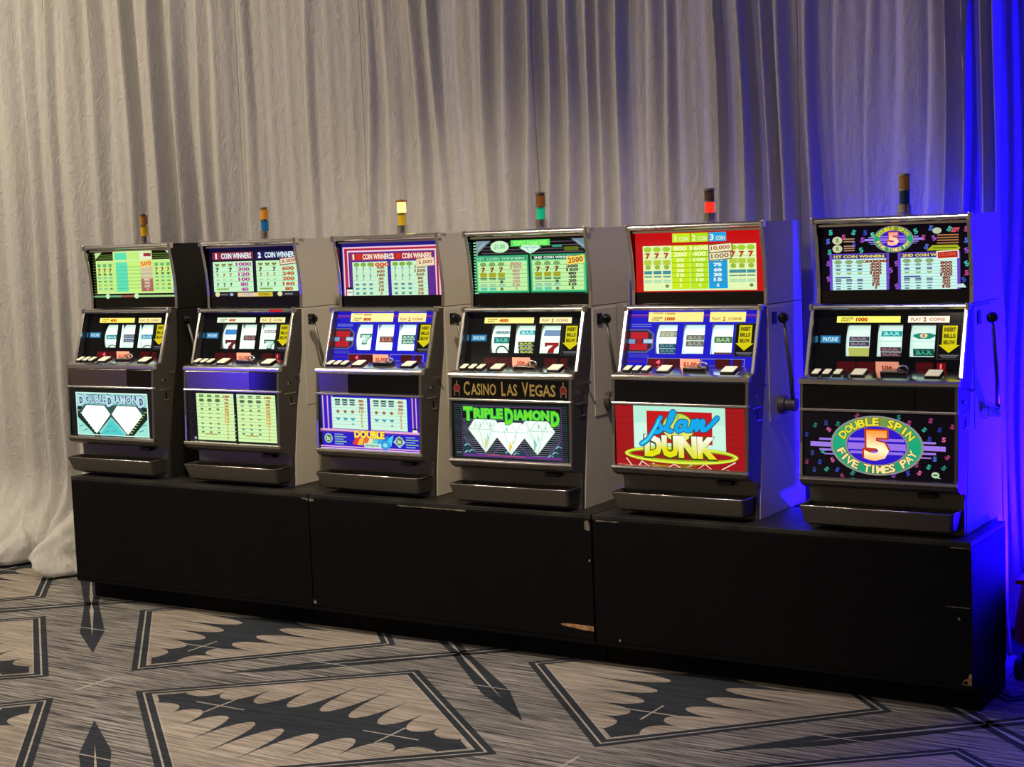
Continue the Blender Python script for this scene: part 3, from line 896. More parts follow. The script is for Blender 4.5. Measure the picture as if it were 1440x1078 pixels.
def top6():
    a = Art(AT); a.rect(0, 0, 100, 100, H('05020e')); a.up()
    rnd = random.Random(11)
    for (u, v, c) in ((7, 9, 2), (16, 17, 0), (23, 10, 2), (31, 11, 5), (5, 23, 1), (23, 29, 5), (28, 38, 2), (6, 40, 2), (29, 22, 3), (5, 58, 3), (5, 82, 3), (36, 15, 6), (65, 11, 2), (75, 7, 1), (70, 21, 0), (77, 22, 3), (87, 9, 2), (72, 35, 1),
                      (98, 10, 0), (98, 27, 1), (98, 42, 3), (98, 62, 2), (98, 76, 0), (96, 86, 5), (48, 70, 3), (52, 60, 3), (52, 95, 3), (46, 80, 0)):
        five(a, u, v, 2.8, H(FIVES[c], .7), rnd.uniform(-.5, .5))
    for v in (22, 35):
        a.ell(11.5, v, 3.5, 6.2, H('c9d0a4'), 16)
    a.up()
    for v in (22, 35): a.text('5', 10.4, v-3, 12.6, v+3, H('6a7a5a'), .05)
    for v in (20, 24, 31, 34.5, 38): a.rect(16, v-.9, 23.5, v+.9, H('b08a6a'))
    a.ell(79, 11, 3, 4.8, H('b8c8a8'), 14); a.text('25%', 88, 7, 94, 14, H('e05a6a'), .05); 
    for k in range(4): a.rect(79, 17+k*4, 93, 18.8+k*4, H('b0764a'))
    a.poly([(72, 41), (76, 33), (92, 33), (94, 38), (93, 41)], H('a8b41e')); a.up(); a.rect(76, 36.5, 92, 38, H('4a5a10'))
    oval(a, 50, 22, 13.5, 20.5, False)
    for u0, nums in ((6, ('2000', '400', '300', '200', '100', '50', '40', '25', '10', '5')), (53, ('', '800', '600', '400', '200', '100', '80', '50', '20', '10'))):
        a.rect(u0, 43, u0+41, 100, H('6a48c8')); a.up(); a.rect(u0+2, 44.5, u0+39.5, 50.5, H('2a2a6a')); a.up()
        a.text(('1ST' if u0 < 20 else '2ND')+' COIN WINNERS', u0+3, 45.3, u0+38, 49.8, H('e8d86a'), .04)
        table(a, u0+2, u0+39, 51.5, 100, 10, H('cdf7ec'), H('8fd0c4'))
        us = (u0+6, u0+13.5, u0+21)
        marks(a, us, 56, 7, 'o', H('8aa878'), 5.6); marks(a, us, 62, 4, 'o', H('8a9a9a'), 4); marks(a, us, 68, 3, 'b', H('6a6a9a'), 3.4); marks(a, us, 74, 4, 'h', H('a0b05a'), 3.6)
        a.rect(u0+4, 79, u0+15, 81.6, H('4a5a9a')); marks(a, us, 84.5, 4, 'd', H('3a3a6a'), 4); marks(a, us, 89.5, 2, 'b', H('6a7a9a'), 4); marks(a, us, 94, 1.6, 'b', H('5a7a8a'), 3); marks(a, us, 98, 2, 'b', H('4a6a7a'), 3)
        a.up()
        for k, s in enumerate(nums):
            if s: a.text(s, u0+32-len(s)*(2.2 if k == 0 else 1.35), 53+k*4.55, u0+32+len(s)*(2.2 if k == 0 else 1.35), 57.6+k*4.55, H('8a3a22'), .07)
    sticker(a, '10,000', 79.5, 43, 92.5, 52.5, H('b02418'), H('e8604a'), -.05, H('f0eada'))
    a.up(); a.poly([(91, 93), (96, 92), (98, 98), (91, 98)], H('c8e8dc'))
    return a

# ---- belly glasses
def bel1():
    a = Art(AB); a.rect(0, 0, 100, 100, H('07110e')); a.up()
    a.rect(7, 8, 95, 97, H('d8f7ea')); a.up(); a.rect(8.2, 10.5, 93.8, 95, H('8fd8cf')); a.up()
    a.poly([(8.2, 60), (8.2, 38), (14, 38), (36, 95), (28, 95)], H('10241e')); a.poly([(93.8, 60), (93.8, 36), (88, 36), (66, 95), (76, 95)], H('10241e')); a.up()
    for k in range(9):
        t = k/8.5
        a.line((9+t*20, 46+t*46), (14+t*20, 46+t*46), .8, H('9fd8b8')); a.line((93-t*19, 46+t*46), (87-t*19, 46+t*46), .8, H('b8d86a'))
    a.up()
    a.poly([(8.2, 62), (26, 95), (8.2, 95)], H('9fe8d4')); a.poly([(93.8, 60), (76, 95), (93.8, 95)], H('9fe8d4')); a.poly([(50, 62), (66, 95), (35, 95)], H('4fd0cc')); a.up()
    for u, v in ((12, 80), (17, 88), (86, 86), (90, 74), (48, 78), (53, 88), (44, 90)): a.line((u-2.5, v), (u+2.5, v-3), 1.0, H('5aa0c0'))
    a.up()
    a.poly([(11, 46), (18, 33), (84, 33), (91, 46), (69.5, 95), (50, 58), (31, 95)], H('35564e')); a.up()
    gem(a, 31, 64, 18, 58, H('ffffff', 1.5), H('d8f4f2'), ((-.5, -.35, .12, H('7fb8c0')), (.2, .2, .14, H('9ac8b0'))))
    gem(a, 69.5, 64, 18.5, 58, H('ffffff', 1.5), H('d8f4f2'), ((.35, -.36, .12, H('7fb8c0')), (-.1, .15, .14, H('7aa8c8'))))
    a.rect(9, 12, 93, 28, H('9fdcd8')); a.up()
    for off, c, bd in ((1.3, '2c4a6c', .12), (0, 'bfe0ee', .035)):
        a.text('D', 10, 12.5-off, 18, 37+off, H(c), bd); a.text('OUBLE', 18.8, 13-off, 44.5, 31+off, H(c), bd)
        a.text('D', 45.5, 12.5-off, 53.5, 37+off, H(c), bd); a.text('IAMON', 54.5, 13-off, 83, 31+off, H(c), bd); a.text('D', 83.8, 12.5-off, 92, 37+off, H(c), bd)
        a.up()
    return a
def bel2():
    a = Art(AB); a.rect(0, 0, 100, 100, H('060812')); a.up()
    for k in range(14): five_dot = a.ell(3+random.random()*5, 5+k*7, .4, .9, H('3a4a8a'), 6)
    for k in range(7): a.ell(54, 44+k*8, .5, 1.1, H('b8d8d8'), 6)
    a.ell(8, 92, 1.4, 3, H('9aa8a8'), 8)
    for u0 in (11, 56.5):
        a.rect(u0, 3, u0+42, 95, H('d6f6ae')); a.up()
        for k in range(13): a.rect(u0, 9.5+k*6.6, u0+42, 10.3+k*6.6, H('8fbf72'))
        a.up()
        us = (u0+6, u0+15, u0+24)
        for r, (kind, c, h) in enumerate((('d', '3a6a3a', 5), ('b', '4f6f3f', 6), ('d', '6fae8a', 4), ('o', '5a7a3a', 4), ('b', '86a86a', 2.4), ('b', '7a8a4a', 2), ('h', '7a8a4a', 5), ('h', '5a9aa0', 5), ('h', '4a8a6a', 5))):
            marks(a, us, 8+r*8.6+(3 if r > 5 else 0), h, kind, H(c), 5 if r < 2 else 3.4)
        a.rect(u0+8, 82, u0+22, 84.5, H('b0a84a'))
        a.up()
        for k, s in enumerate(('180', '90', '60', '40', '36', '20', '18', '16', '10', '8', '6', '5', '4', '2')):
            c = ('b05a1c', 'd07a1c', 'e0902a', 'c89a2a')[min(3, k//3)]
            a.text(s, u0+34-len(s)*1.2, 6+k*6.2, u0+34+len(s)*1.2, 10.6+k*6.2, H(c), .07)
    return a
def bel3():
    a = Art(AB); a.rect(0, 0, 100, 100, H('2416c4')); a.up()
    for u in (3, 8, 12.5): a.rect(u, 0, u+2, 64, H('8a5ab8')); a.up(); a.rect(u+.6, 0, u+1.3, 64, H('f2c4e0'))
    for u in (93, 96.5): a.rect(u, 0, u+1.6, 64, H('a8508a')); a.up(); a.rect(u+.5, 0, u+1.1, 64, H('f2c4e0'))
    a.rect(0, 0, 2.4, 100, H('0b0930')); a.rect(0, 62, 100, 66, H('e8a8d0')); a.up(); a.rect(0, 66, 100, 68.5, H('5a2a9a')); a.rect(0, 93.5, 100, 96, H('e0a0d8')); a.rect(0, 97.5, 100, 99, H('f0d0f0'))
    a.rect(47.5, 0, 52, 63, H('3a22b8')); a.up()
    for u0 in (13.5, 52.5):
        a.rect(u0, 3, u0+36, 61, H('d2f7e0')); a.up()
        for k in range(8): a.rect(u0, 9+k*6.2, u0+36, 9.8+k*6.2, H('9fd8c0'))
        a.up(); us = (u0+6, u0+13.5, u0+21)
        marks(a, us, 7.5, 3, 'b', H('2a4a3a'), 5.5); marks(a, us, 14, 7, 'd', H('5a6a7a'), 5); marks(a, us, 29, 6, 'o', H('9a6a3a'), 3.4); marks(a, us, 43, 6, 'h', H('3a9ab8'), 4.6); marks(a, us[2:], 52, 4, 'o', H('7a9aa0'), 2)
        for k, s in enumerate(('80', '40', '20', '10', '5', '5', '2', '2')): a.text(s, u0+30-len(s)*1.3, 6+k*6.5, u0+30+len(s)*1.3, 11.4+k*6.5, H('a8622a' if k < 3 else 'c89a5a'), .06)
    for u in (8.5, 80):
        if u > 50: a.poly([(u-6, 81), (u, 70), (u+6, 81), (u, 92)], H('b8d8e8')); a.up()
        a.ell(u, 80, 4.2, 9, H('a8c8b8'), 18); a.up(); a.ell(u, 80, 3.1, 6.8, H('4a7a5a'), 16); a.up(); a.text('2x', u-2, 76.5, u+2, 83.5, H('d8f0c0'), .05)
        for k in range(5): a.rect(u+6.5, 71+k*4.4, u+6.5+9+(k % 2)*3, 73.2+k*4.4, H('8ab88a' if k % 2 else '7a9ad8'))
    # colour burst with the word on top
    cols = ('e83a2a', 'f2c03a', 'e86a2a', 'f6e0a0', '5ad8d0', '3aa8e8', '2a7ae0', '3ad0f0')
    for k in range(8):
        x0 = 33+k*4.8
        a.poly([(x0, 92-abs(k-3)*1.0), (x0+5.2, 90), (x0+8, 74-k*.8), (x0+3, 78-k*.5)], H(cols[k]))
    a.up(); a.rect(45, 86, 62, 94, H('c8f0d8')); a.ell(66, 88, 5, 8, H('2a9ae0'), 16); a.up(); a.text('jackpot', 46, 87, 60, 93, H('4a8a9a'), .03, 0, .1); a.ell(66, 88, 2.4, 4, H('8ae0f0'), 12)
    a.up()
    for off, c, b_ in ((.8, 'c83a1a', .1), (0, 'fff04a', .05)):
        a.text('DOUBLE', 35.5-off*.4, 63-off, 65.5+off*.4, 77+off, H(c), b_); a.up()
    a.rect(93.5, 55, 98, 57.5, H('101028')); a.rect(93.5, 58, 98, 62.5, H('e8f0e8'))
    return a
def bel4():
    a = Art(AB); a.rect(0, 0, 100, 100, H('060a0c')); a.up()
    for k in range(26): a.rect(1.5, 5+k*3.6, 98.5, 6.2+k*3.6, H('27434c'))
    a.up(); a.rect(8, 7, 94, 95, H('05070a')); a.up()
    for k in range(18): a.rect(9, 30+k*3.5, 93, 31.1+k*3.5, H('6f7d8c'))
    a.frame(8, 7, 94, 95, .5, H('6a3a7a')); a.up()
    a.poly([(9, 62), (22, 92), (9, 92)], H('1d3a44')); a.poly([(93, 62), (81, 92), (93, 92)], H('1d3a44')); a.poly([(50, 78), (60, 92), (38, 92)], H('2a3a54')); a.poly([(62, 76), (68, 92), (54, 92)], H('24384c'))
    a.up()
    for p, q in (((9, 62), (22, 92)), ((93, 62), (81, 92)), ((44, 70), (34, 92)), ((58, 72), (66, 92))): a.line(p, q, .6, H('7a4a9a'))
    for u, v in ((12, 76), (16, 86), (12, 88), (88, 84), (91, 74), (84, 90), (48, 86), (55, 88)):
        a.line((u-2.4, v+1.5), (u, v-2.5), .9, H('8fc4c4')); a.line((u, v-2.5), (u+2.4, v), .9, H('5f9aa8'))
    a.rect(9, 91, 93, 94.5, H('6a2a8c')); a.up(); a.rect(30, 91.5, 62, 92.8, H('c04a4a')); a.up()
    tn = ((-.02, .0, .42, H('d8e06a')), (.12, -.1, .3, H('9ae0c8')), (.3, -.44, .2, H('8ac8a0')), (-.6, -.38, .18, H('c0d86a')), (-.3, -.42, .2, H('9adcc0')))
    gem(a, 28.5, 59, 15, 58, H('f4fff8', 1.0), H('b4e0cc'), tn)
    gem(a, 73, 59, 15.5, 58, H('f4fff8', 1.0), H('b4e0cc'), ((-.15, .0, .42, H('7ac8c0')), (.05, -.12, .3, H('b4e8d8')), (.1, -.42, .18, H('9ab86a')), (.5, -.36, .14, H('8ad0c0'))))
    gem(a, 50.5, 62, 15.5, 56, H('fbfff9', 1.1), H('a8e0cc'), ((-.06, .05, .40, H('e8d04a')), (-.2, -.38, .2, H('9ad8c8')), (.25, -.15, .14, H('7ab8a8')), (.1, .0, .2, H('c8e86a'))))
    for off, c, b_ in ((1.6, '0b5a2c', .12), (.8, '2ad85a', .08), (0, '7ae01c', .02)):
        for s, u0, v0, u1, v1 in (('T', 10, 9, 18, 33), ('RIPLE', 19, 11, 44.5, 28), ('D', 46.5, 10, 53.5, 37), ('IAMON', 54.5, 12, 84, 29), ('D', 85.5, 13, 92.5, 38)):
            a.text(s, u0-off*.35, v0-off, u1+off*.35, v1+off, H(c), b_)
        a.up()
    a.rect(3, 88, 7, 90, H('5a7a80'))
    return a
def bel5():
    q = quadmap((75, 232), (968, 268), (960, 705), (75, 650))
    a = Art(AB); a.rect(0, 0, 100, 100, H('a20a12')); a.up()
    for k in range(9): a.rect(0, 8+k*11, 14.5, 8.7+k*11, H('7a0a10')); a.rect(85.5, 8+k*11, 100, 8.7+k*11, H('7a0a10'))
    a.rect(14.5, 0, 85.5, 70, H('b8f0d8')); a.rect(15, 28, 85, 68, H('d6faea')); a.up()
    a.rect(25, 8, 75.5, 60, H('c40e14')); a.up()
    def ball(u, v): 
        t = min(1, max(0, (v-10)/45)); c1, c2 = H('b8d84a'), H('f4f07a')
        return tuple(c1[i]*(1-t)+c2[i]*t for i in range(3))+(1.0,)
    a.ell(49.5, 34, 12.5, 24, H('4a6a1a'), 30); a.up(); a.ell(49.5, 34, 11.8, 22.6, ball, 30); a.up(); a.line((49.5, 12), (49.5, 56), .5, H('4a6a1a'))
    # rim and net
    cu, cv = q(525, 588)
    def P(x, y): return q(x, y)
    for x0, y0, x1, y1 in ((145, 600, 185, 655), (255, 625, 235, 655), (255, 625, 310, 665), (480, 650, 440, 672), (480, 650, 525, 675), (690, 650, 640, 690), (690, 650, 735, 692), (895, 640, 800, 692), (330, 640, 380, 668), (600, 655, 560, 680)):
        a.line(P(x0, y0), P(x1, y1), .8, H('e8d8b8'))
    a.poly([P(300, 640), P(420, 655), P(455, 655), P(430, 668), P(340, 665)], H('9a7a10')); a.poly([P(500, 660), P(620, 655), P(650, 660), P(560, 682)], H('8a6a10'))
    a.up()
    a.ring(cu, cv, 44, 14.5, 4.2, 7.0, H('9ac21a'), 44); a.up(); a.ring(cu, cv, 43.5, 13.6, 2.0, 3.4, H('e6f04a'), 44); a.up()
    d0, d1 = P(278, 440), P(772, 622)
    def gd(u, v):
        t = min(1, max(0, (v-d0[1])/(d1[1]-d0[1])))
        A_, B_ = H('fffff2'), H('e6e20a')
        t = sm((t-.12)/.5)
        return tuple(A_[i]*(1-t)+B_[i]*t for i in range(3))+(1.0,)
    a.rect(d0[0], d0[1], d1[0], d1[1]-4, H('eafbe8')) if False else None
    a.text('DUNK', d0[0]-.9, d0[1]-1, d1[0]+.9, d1[1]+3.0, H('3a4a08'), .11); a.up()
    a.text('DUNK', d0[0], d0[1], d1[0], d1[1], gd, .065); a.up()
    S = [[(258, 498), (300, 470), (350, 400), (385, 335), (398, 318), (376, 350), (395, 375), (400, 400), (372, 418), (345, 416)],
         [(425, 398), (470, 335), (492, 286), (474, 288), (450, 360), (442, 405), (470, 412)],
         [(565, 350), (530, 350), (503, 388), (515, 414), (550, 394), (572, 350), (560, 398), (585, 410)],
         [(600, 410), (622, 346), (604, 402), (640, 346), (655, 352), (640, 405), (680, 348), (692, 356), (678, 402), (705, 402), (740, 372), (785, 325)]]
    for c, wd in (('0a3a6a', 4.2), ('14a8ea', 3.1)):
        for st in S: a.stroke([P(x, y+6) for x, y in st], wd, H(c))
        a.up()
    for st in S[:1]: a.stroke([P(x, y+4) for x, y in st[:4]], 1.2, H('4ae0f0'))
    return a
def bel6():
    q = quadmap((95, 180), (1085, 205), (1085, 660), (90, 600))
    a = Art(AB); a.rect(0, 0, 100, 100, H('04020a')); a.up()
    for (x, y, c, k, r) in ((268, 298, 4, 1, -.9), (330, 262, 2, .3, .4), (250, 255, 1, .25, 0), (175, 270, 2, .2, .5), (115, 330, 5, .4, 0), (225, 440, 2, .8, .7), (287, 497, 4, 1, -.5), (200, 510, 5, .8, .3), (110, 508, 0, .3, .3), (245, 558, 2, .6, .8), (318, 562, 5, 1, .6), (422, 585, 2, .5, .7), (350, 604, 0, .5, -.4),
                            (160, 560, 1, .2, 0), (150, 450, 1, .3, 0), (460, 208, 0, .4, .9), (735, 218, 2, .3, 0), (800, 255, 0, .6, .4), (938, 240, 0, .6, .3), (897, 300, 2, .7, .8), (995, 300, 5, .5, .3), (1075, 280, 0, .5, .4), (930, 362, 5, .7, .2), (1020, 366, 4, 1, .1), (962, 495, 1, 1, .1), (1042, 485, 0, .6, .9), (922, 548, 2, .8, .5), (1018, 556, 2, .4, .8), (788, 590, 5, 1, -.2), (862, 588, 4, 1, .6), (845, 535, 0, .5, .2), (695, 603, 3, .6, .4)):
        u, v = q(x, y); five(a, u, v, 2.6, H(FIVES[c], .12+.55*k), r)
    a.up()
    cu, cv = q(585, 405); 
    oval(a, cu, cv, 31, 45, True)
    u, v = q(965, 602); a.ell(u, v, 2.6, 4.6, H('b8d8b0'), 14); a.up(); a.rect(u-1.4, v-1, u+1.4, v+1, H('1a2a1a')); a.poly([(u+1, v+2), (u+3.6, v+5), (u+1.5, v+4.4)], H('b8d8b0'))
    return a

# ---- reel boards: background print (holes are cut for the three windows)
WIN = [(21.5, 37.5), (42.8, 59.0), (64.5, 80.5)]
WV0, WV1 = 24.0, 78.0
def board(kind, led=(), strip=('ffe97a', 'fff3c0'), num='400'):
    a = Art(AR)
    blue = kind == 'blue'
    bg = H('1a16c8') if blue else H('030408')
    def cell(u0, v0, u1, v1): a.rect(u0, v0, u1, v1, bg)
    us = [0]+[x for w_ in WIN for x in w_]+[100]
    cell(0, 0, 100, WV0); cell(0, WV1, 100, 100)
    for k in range(0, len(us), 2): cell(us[k], WV0, us[k+1], WV1)
    a.up()
    if blue:
        a.rect(0, 6, 100, 9, H('8a3a9a')); a.rect(0, 10.5, 100, 12, H('6a2a8a'))
        for v in (24, 27.5, 80, 83.5): a.rect(1, v, 17, v+1.8, H('6a7ad8' if v < 50 else '4a4ab0'))
        a.poly([(0, 33), (15, 33), (20, 42), (20, 68), (15, 77), (0, 77)], H('5a5a8c')); a.up()
        a.poly([(0, 36), (14, 36), (18, 43), (18, 67), (14, 74), (0, 74)], H('2a2440')); a.up()
        a.rect(1, 39, 15, 51, H('c01c2a')); a.rect(1, 60, 15, 72, H('c01c2a')); a.rect(6, 50, 10.5, 61, H('a81828')); a.up()
        a.rect(11.5, 51.5, 19, 59.5, H('8ab4d8')); a.rect(0, 52, 5, 60, H('7aa0c8')); a.up(); a.text('PAYLINE', 12, 53, 18.6, 58, H('f0faff'), .02)
        a.frame(16, 86, 43, 100, .5, H('8a8ac8')); a.frame(58, 86, 91, 100, .5, H('8a8ac8'))
        a.rect(0, 92, 14, 93.5, H('7a2a3a'))
    else:
        a.rect(3.5, 43, 17.5, 56, H('1f6a9a')); a.up(); a.rect(4.5, 44.5, 16.5, 54.5, H('3f8fbe')); a.up(); a.text('PAYLINE', 5.5, 46, 15.5, 53, H('d8f6ff'), .02); a.rect(0, 44, 1.8, 55, H('2a6a8a'))
    # lit strips above the reels
    s1, s2 = H(strip[0], 1.15), H(strip[1], 1.1)
    v0, v1 = (2, 20) if blue else (10, 21)
    a.rect(14, v0, 57, v1, s1); a.rect(62, v0, 89, v1, s2); a.up()
    a.text('WINNER', 17, v1-9, 25.5, v1-5.6, H('5a4a20')); a.text('PAID', 17, v1-5, 23, v1-2, H('5a4a20')); a.text(num, 27, v1-8.8, 35, v1-2, H('d04a1a'), .06)
    a.text('PLAY', 64, v1-8, 70.5, v1-3, H('a86a4a')); a.text('2', 72, v1-9, 74, v1-2, H('c03a2a'), .04); a.text('COINS', 76, v1-8, 86, v1-3, H('a84a2a'))
    if blue:
        a.text('WINNER', 17, v0+1, 25.5, v0+3.4, H('8a7a40')); a.text(num, 27, v0+1, 35, v0+5, H('d8903a'), .05)
    # arrow for the note slot
    a.rect(82.2, 22.5, 97.5, 82, H('3a3a3a')); a.up(); a.rect(82.7, 23.5, 97, 81, H('08080a')); a.up()
    a.poly([(85, 26), (94.5, 26), (94.5, 58), (96.5, 58), (89.7, 71), (83, 58), (85, 58)], H('dccf10')); a.up()
    for s, v in (('INSERT', 29), ('BILLS', 39.5), ('BELOW', 50)): a.text(s, 86, v, 93.5, v+7, H('4a4208'), .05)
    a.rect(84, 74, 96, 76.4, H('6a6a72')); a.rect(85, 77.6, 95, 79, H('5a5a62'))
    # displays
    for k, (u0, u1) in enumerate(((16.8, 28.5), (30, 41.5), (69.5, 80), (83, 88.5))):
        a.rect(u0-.5, 87, u1+.5, 99.5, H('38080c')); a.up(); a.rect(u0, 88, u1, 98.5, H('6a0c14' if k in led else '480a10')); a.up()
        if k in led: a.text('1' if k == 3 else '4', u1-5.4 if k < 3 else u1-4, 89.5, u1-2, 97.5, H('ff5a70', 1.5), .06)
    return a
LINEV = 51.0
REELS = [
 [[('bar', .44, .64, '1f8f9c', 'b8f0f0'), ('arc', .84, 1.0, '3a4a40')], [('dbl', .42, .76, '5a6078', '9aa0b8')], [('bar', .43, .62, '1f8fae', 'b8e8f8'), ('arc', .84, 1.0, '3a4a40')]],
 [[('blk', .20, .42, '3f8fd0'), ('7', .62, 1.0, '6a1f26')], [('bar', .44, .66, '6a3a40', 'b08a8a')], [('bar', .22, .36, '9aa8a0', 'e0f0e8'), ('7o', .60, .98, '2a5a40')]],
 [[('7o', .36, .76, '3a8a68')], [('bar', .46, .70, '7a3a2c', 'c88a70')], [('dbl', .40, .74, '3f7a66', 'c8f0dc')]],
 [[('bar', .18, .34, 'c0dcd4', '6a9a9a'), ('bar', .42, .66, '127a72', '6ad8c8'), ('arc', .70, 1.0, '3a6a58')], [('bar', .17, .36, '2ab0b4', 'c8f6f4'), ('tri', .58, 1.0, '2e3414', 'c8cc6a')], [('blk', .16, .38, '7a9ac0'), ('7', .60, .96, '9c2024')]],
 [[('dbl', .20, .44, '8f9478', 'c8ccae'), ('dbl', .64, .97, '1c4a5c', '5a8a98')], [('dbl', .35, .74, '6a6e62', 'a8ac9a'), ('blk', .95, 1.0, '1c5a50')], [('bar', .40, .62, '3a6a3a', 'b8d89a'), ('blk', .90, 1.0, '6a4438')]],
 [[('dbl', .37, .68, '453a4c', '8a7a90'), ('blk', .70, .98, 'b8c060')], [('bar', .18, .38, '18a0a0', 'a8f0ec'), ('dbl', .68, .98, '4a3440', '8a6a70')], [('gem', .16, .52, '1f8a7c'), ('bar', .72, .96, '0f4a3c', '4aa890')]],
]

# ------------------------------------------------------------------ slot machines
W = 0.48
HW = W/2
Z0 = SZ
CAB = [(.062, 0.0), (.092, .29), (.138, .51), (.145, .668), (.43, .668), (.43, 0.0)]
def arcpts():
    pts = [(.1276, .93), (.133, .89), (.1415, .85), (.148, .81), (.153, .76), (.1555, .72), (.153, .671)]
    return pts
TOPF = arcpts()
FRONT = [(.106, .667), (.042, .463), (.012, .4555), (.002, .447), (-.003, .438), (-.009, .36), (-.017, .166), (-.019, .152), (-.012, .140), (.012, .128), (.05, .122)]
RP0, RP1 = Vector((0, .128, .652)), Vector((0, .0815, .478))     # reel board top / bottom
RN = Vector((0, -(RP0.z-RP1.z), RP0.y-RP1.y)).normalized()
def strip_bar(pts, x0, x1, r0, bm):
    """bar of rectangular section following (y,z) points, between x0 and x1, thickness r0 behind"""
    for (a, b) in zip(pts, pts[1:]): pass
    n = len(pts)
    V = []
    for i, (y, z) in enumerate(pts):
        p, q = pts[max(i-1, 0)], pts[min(i+1, n-1)]
        d = Vector((q[0]-p[0], q[1]-p[1])).normalized()
        nr = Vector((-d.y, d.x))
        if nr.x < 0: nr = -nr            # towards +y (back)
        V.append([bm.verts.new((x0, y, z)), bm.verts.new((x1, y, z)), bm.verts.new((x1, y+nr.x*r0, z+nr.y*r0)), bm.verts.new((x0, y+nr.x*r0, z+nr.y*r0))])
    for a, b in zip(V, V[1:]):
        for k in range(4): bm.faces.new((a[k], a[(k+1) % 4], b[(k+1) % 4], b[k]))
    bm.faces.new(V[0][::-1]); bm.faces.new(V[-1])
    bmesh.ops.recalc_face_normals(bm, faces=bm.faces)
    bmesh.ops.bevel(bm, geom=[e_ for e_ in bm.edges], offset=min(r0, x1-x0)*0.22, segments=2, profile=.5, affect='EDGES')

def reel_mesh(spec, x0, x1, parent):
    R = 0.088
    cz = (RP0.z*(1-LINEV/100)+RP1.z*LINEV/100); cy = (RP0.y*(1-LINEV/100)+RP1.y*LINEV/100)
    c = Vector((0, cy, cz)) - RN*(R+0.010)
    tdir = (RP0-RP1).normalized()
    def pt(x, th, r=R): return c + RN*(math.cos(th)*r) + tdir*(math.sin(th)*r) + Vector((x-HW, 0, 0))
    N = 48
    bm = bmesh.new()
    la = [bm.verts.new(pt(x0, 2*math.pi*k/N)) for k in range(N)]; lb = [bm.verts.new(pt(x1, 2*math.pi*k/N)) for k in range(N)]
    for k in range(N): bm.faces.new((la[k], lb[k], lb[(k+1) % N], la[(k+1) % N]))
    bm.faces.new(la[::-1]); bm.faces.new(lb)
    bmesh.ops.recalc_face_normals(bm, faces=bm.faces)
    o = obj('reel', bm, M['reelwhite'], parent)
    a = Art(0.073/0.095)
    hh = 0.5*0.095/R*1.06
    for s in spec:
        k, v0, v1, c0 = s[0], s[1]*100, s[2]*100, H(s[3])
        if k in ('bar', 'dbl', 'tri'):
            m_ = {'bar': 1, 'dbl': 2, 'tri': 3}[k]
            for j in range(m_):
                p0 = v0+(v1-v0)*j/m_; p1 = v0+(v1-v0)*(j+.9)/m_
                n_ = max(2, int((p1-p0)/4))
                for q in range(n_): a.rect(12, p0+(p1-p0)*q/n_, 88, p0+(p1-p0)*(q+1)/n_, c0)
                a.up(); a.text('BAR', 19, p0+(p1-p0)*.2, 81, p1-(p1-p0)*.2, H(s[4]), .05)
        elif k == 'blk':
            n_ = max(2, int((v1-v0)/4))
            for q in range(n_): a.rect(10, v0+(v1-v0)*q/n_, 90, v0+(v1-v0)*(q+1)/n_, c0)
        elif k in ('7', '7o'):
            T_ = [(18, 0), (84, 0), (84, 28), (62, 60), (56, 100), (26, 100), (34, 64), (56, 30), (30, 30), (26, 40), (18, 40)]
            def split(T_, col, sc=1.0, ins=0):
                P = lambda u, v: (50+(u-50)*sc, v0+(v1-v0)*(.5+(v/100-.5)*sc))
                for quad in (((18, 0), (84, 0), (84, 15), (18, 15)), ((18, 15), (84, 15), (84, 28), (30, 28), (26, 40), (18, 40)), ((56, 28), (84, 28), (72, 46), (46, 46)), ((46, 46), (72, 46), (62, 62), (34, 64)), ((34, 64), (62, 62), (59, 80), (30, 82)), ((30, 82), (59, 80), (56, 100), (26, 100))):
                    a.poly([P(*x) for x in quad], col)
            split(T_, c0); 
            if k == '7o': a.up(); split(T_, H('c8f0dc'), .72)
        elif k == 'arc':
            for q in range(8):
                a0, a1 = math.pi*q/8, math.pi*(q+1)/8
                P = lambda an, r: (50-34*r*math.cos(an), v1-(v1-v0)*r*math.sin(an))
                a.poly([P(a0, 1), P(a1, 1), P(a1, .8), P(a0, .8)], c0)
        elif k == 'gem':
            cv = (v0+v1)/2; h2 = (v1-v0)/2
            for q in range(4):
                a.poly([(50+(-40+q*20), cv-h2*(.2 if q in (0,) else .5)), (50+(-20+q*20), cv-h2*(.2 if q == 3 else .5)), (50+(-20+q*20), cv+h2*(.5 if q < 3 else .1)), (50+(-40+q*20), cv+h2*(.5 if q else .1))], c0)
            a.up(); a.ell(48, cv-1, 14, h2*.4, H('f0e8b0'), 12); a.up(); a.text('5', 42, cv-h2*.35, 54, cv+h2*.25, H('c0582a'), .05)
        a.up()
    # fine outline at the pay line
    for q in (49.4,): a.rect(4, q, 96, q+1.0, H('7aa898'))
    def fn(u, v, l): return pt(x0+(x1-x0)*u/100, hh*(1-2*v/100), R+0.0002+l)
    a.build('reel_symbols', fn, M['reel'], o, 0.00008)
    return o

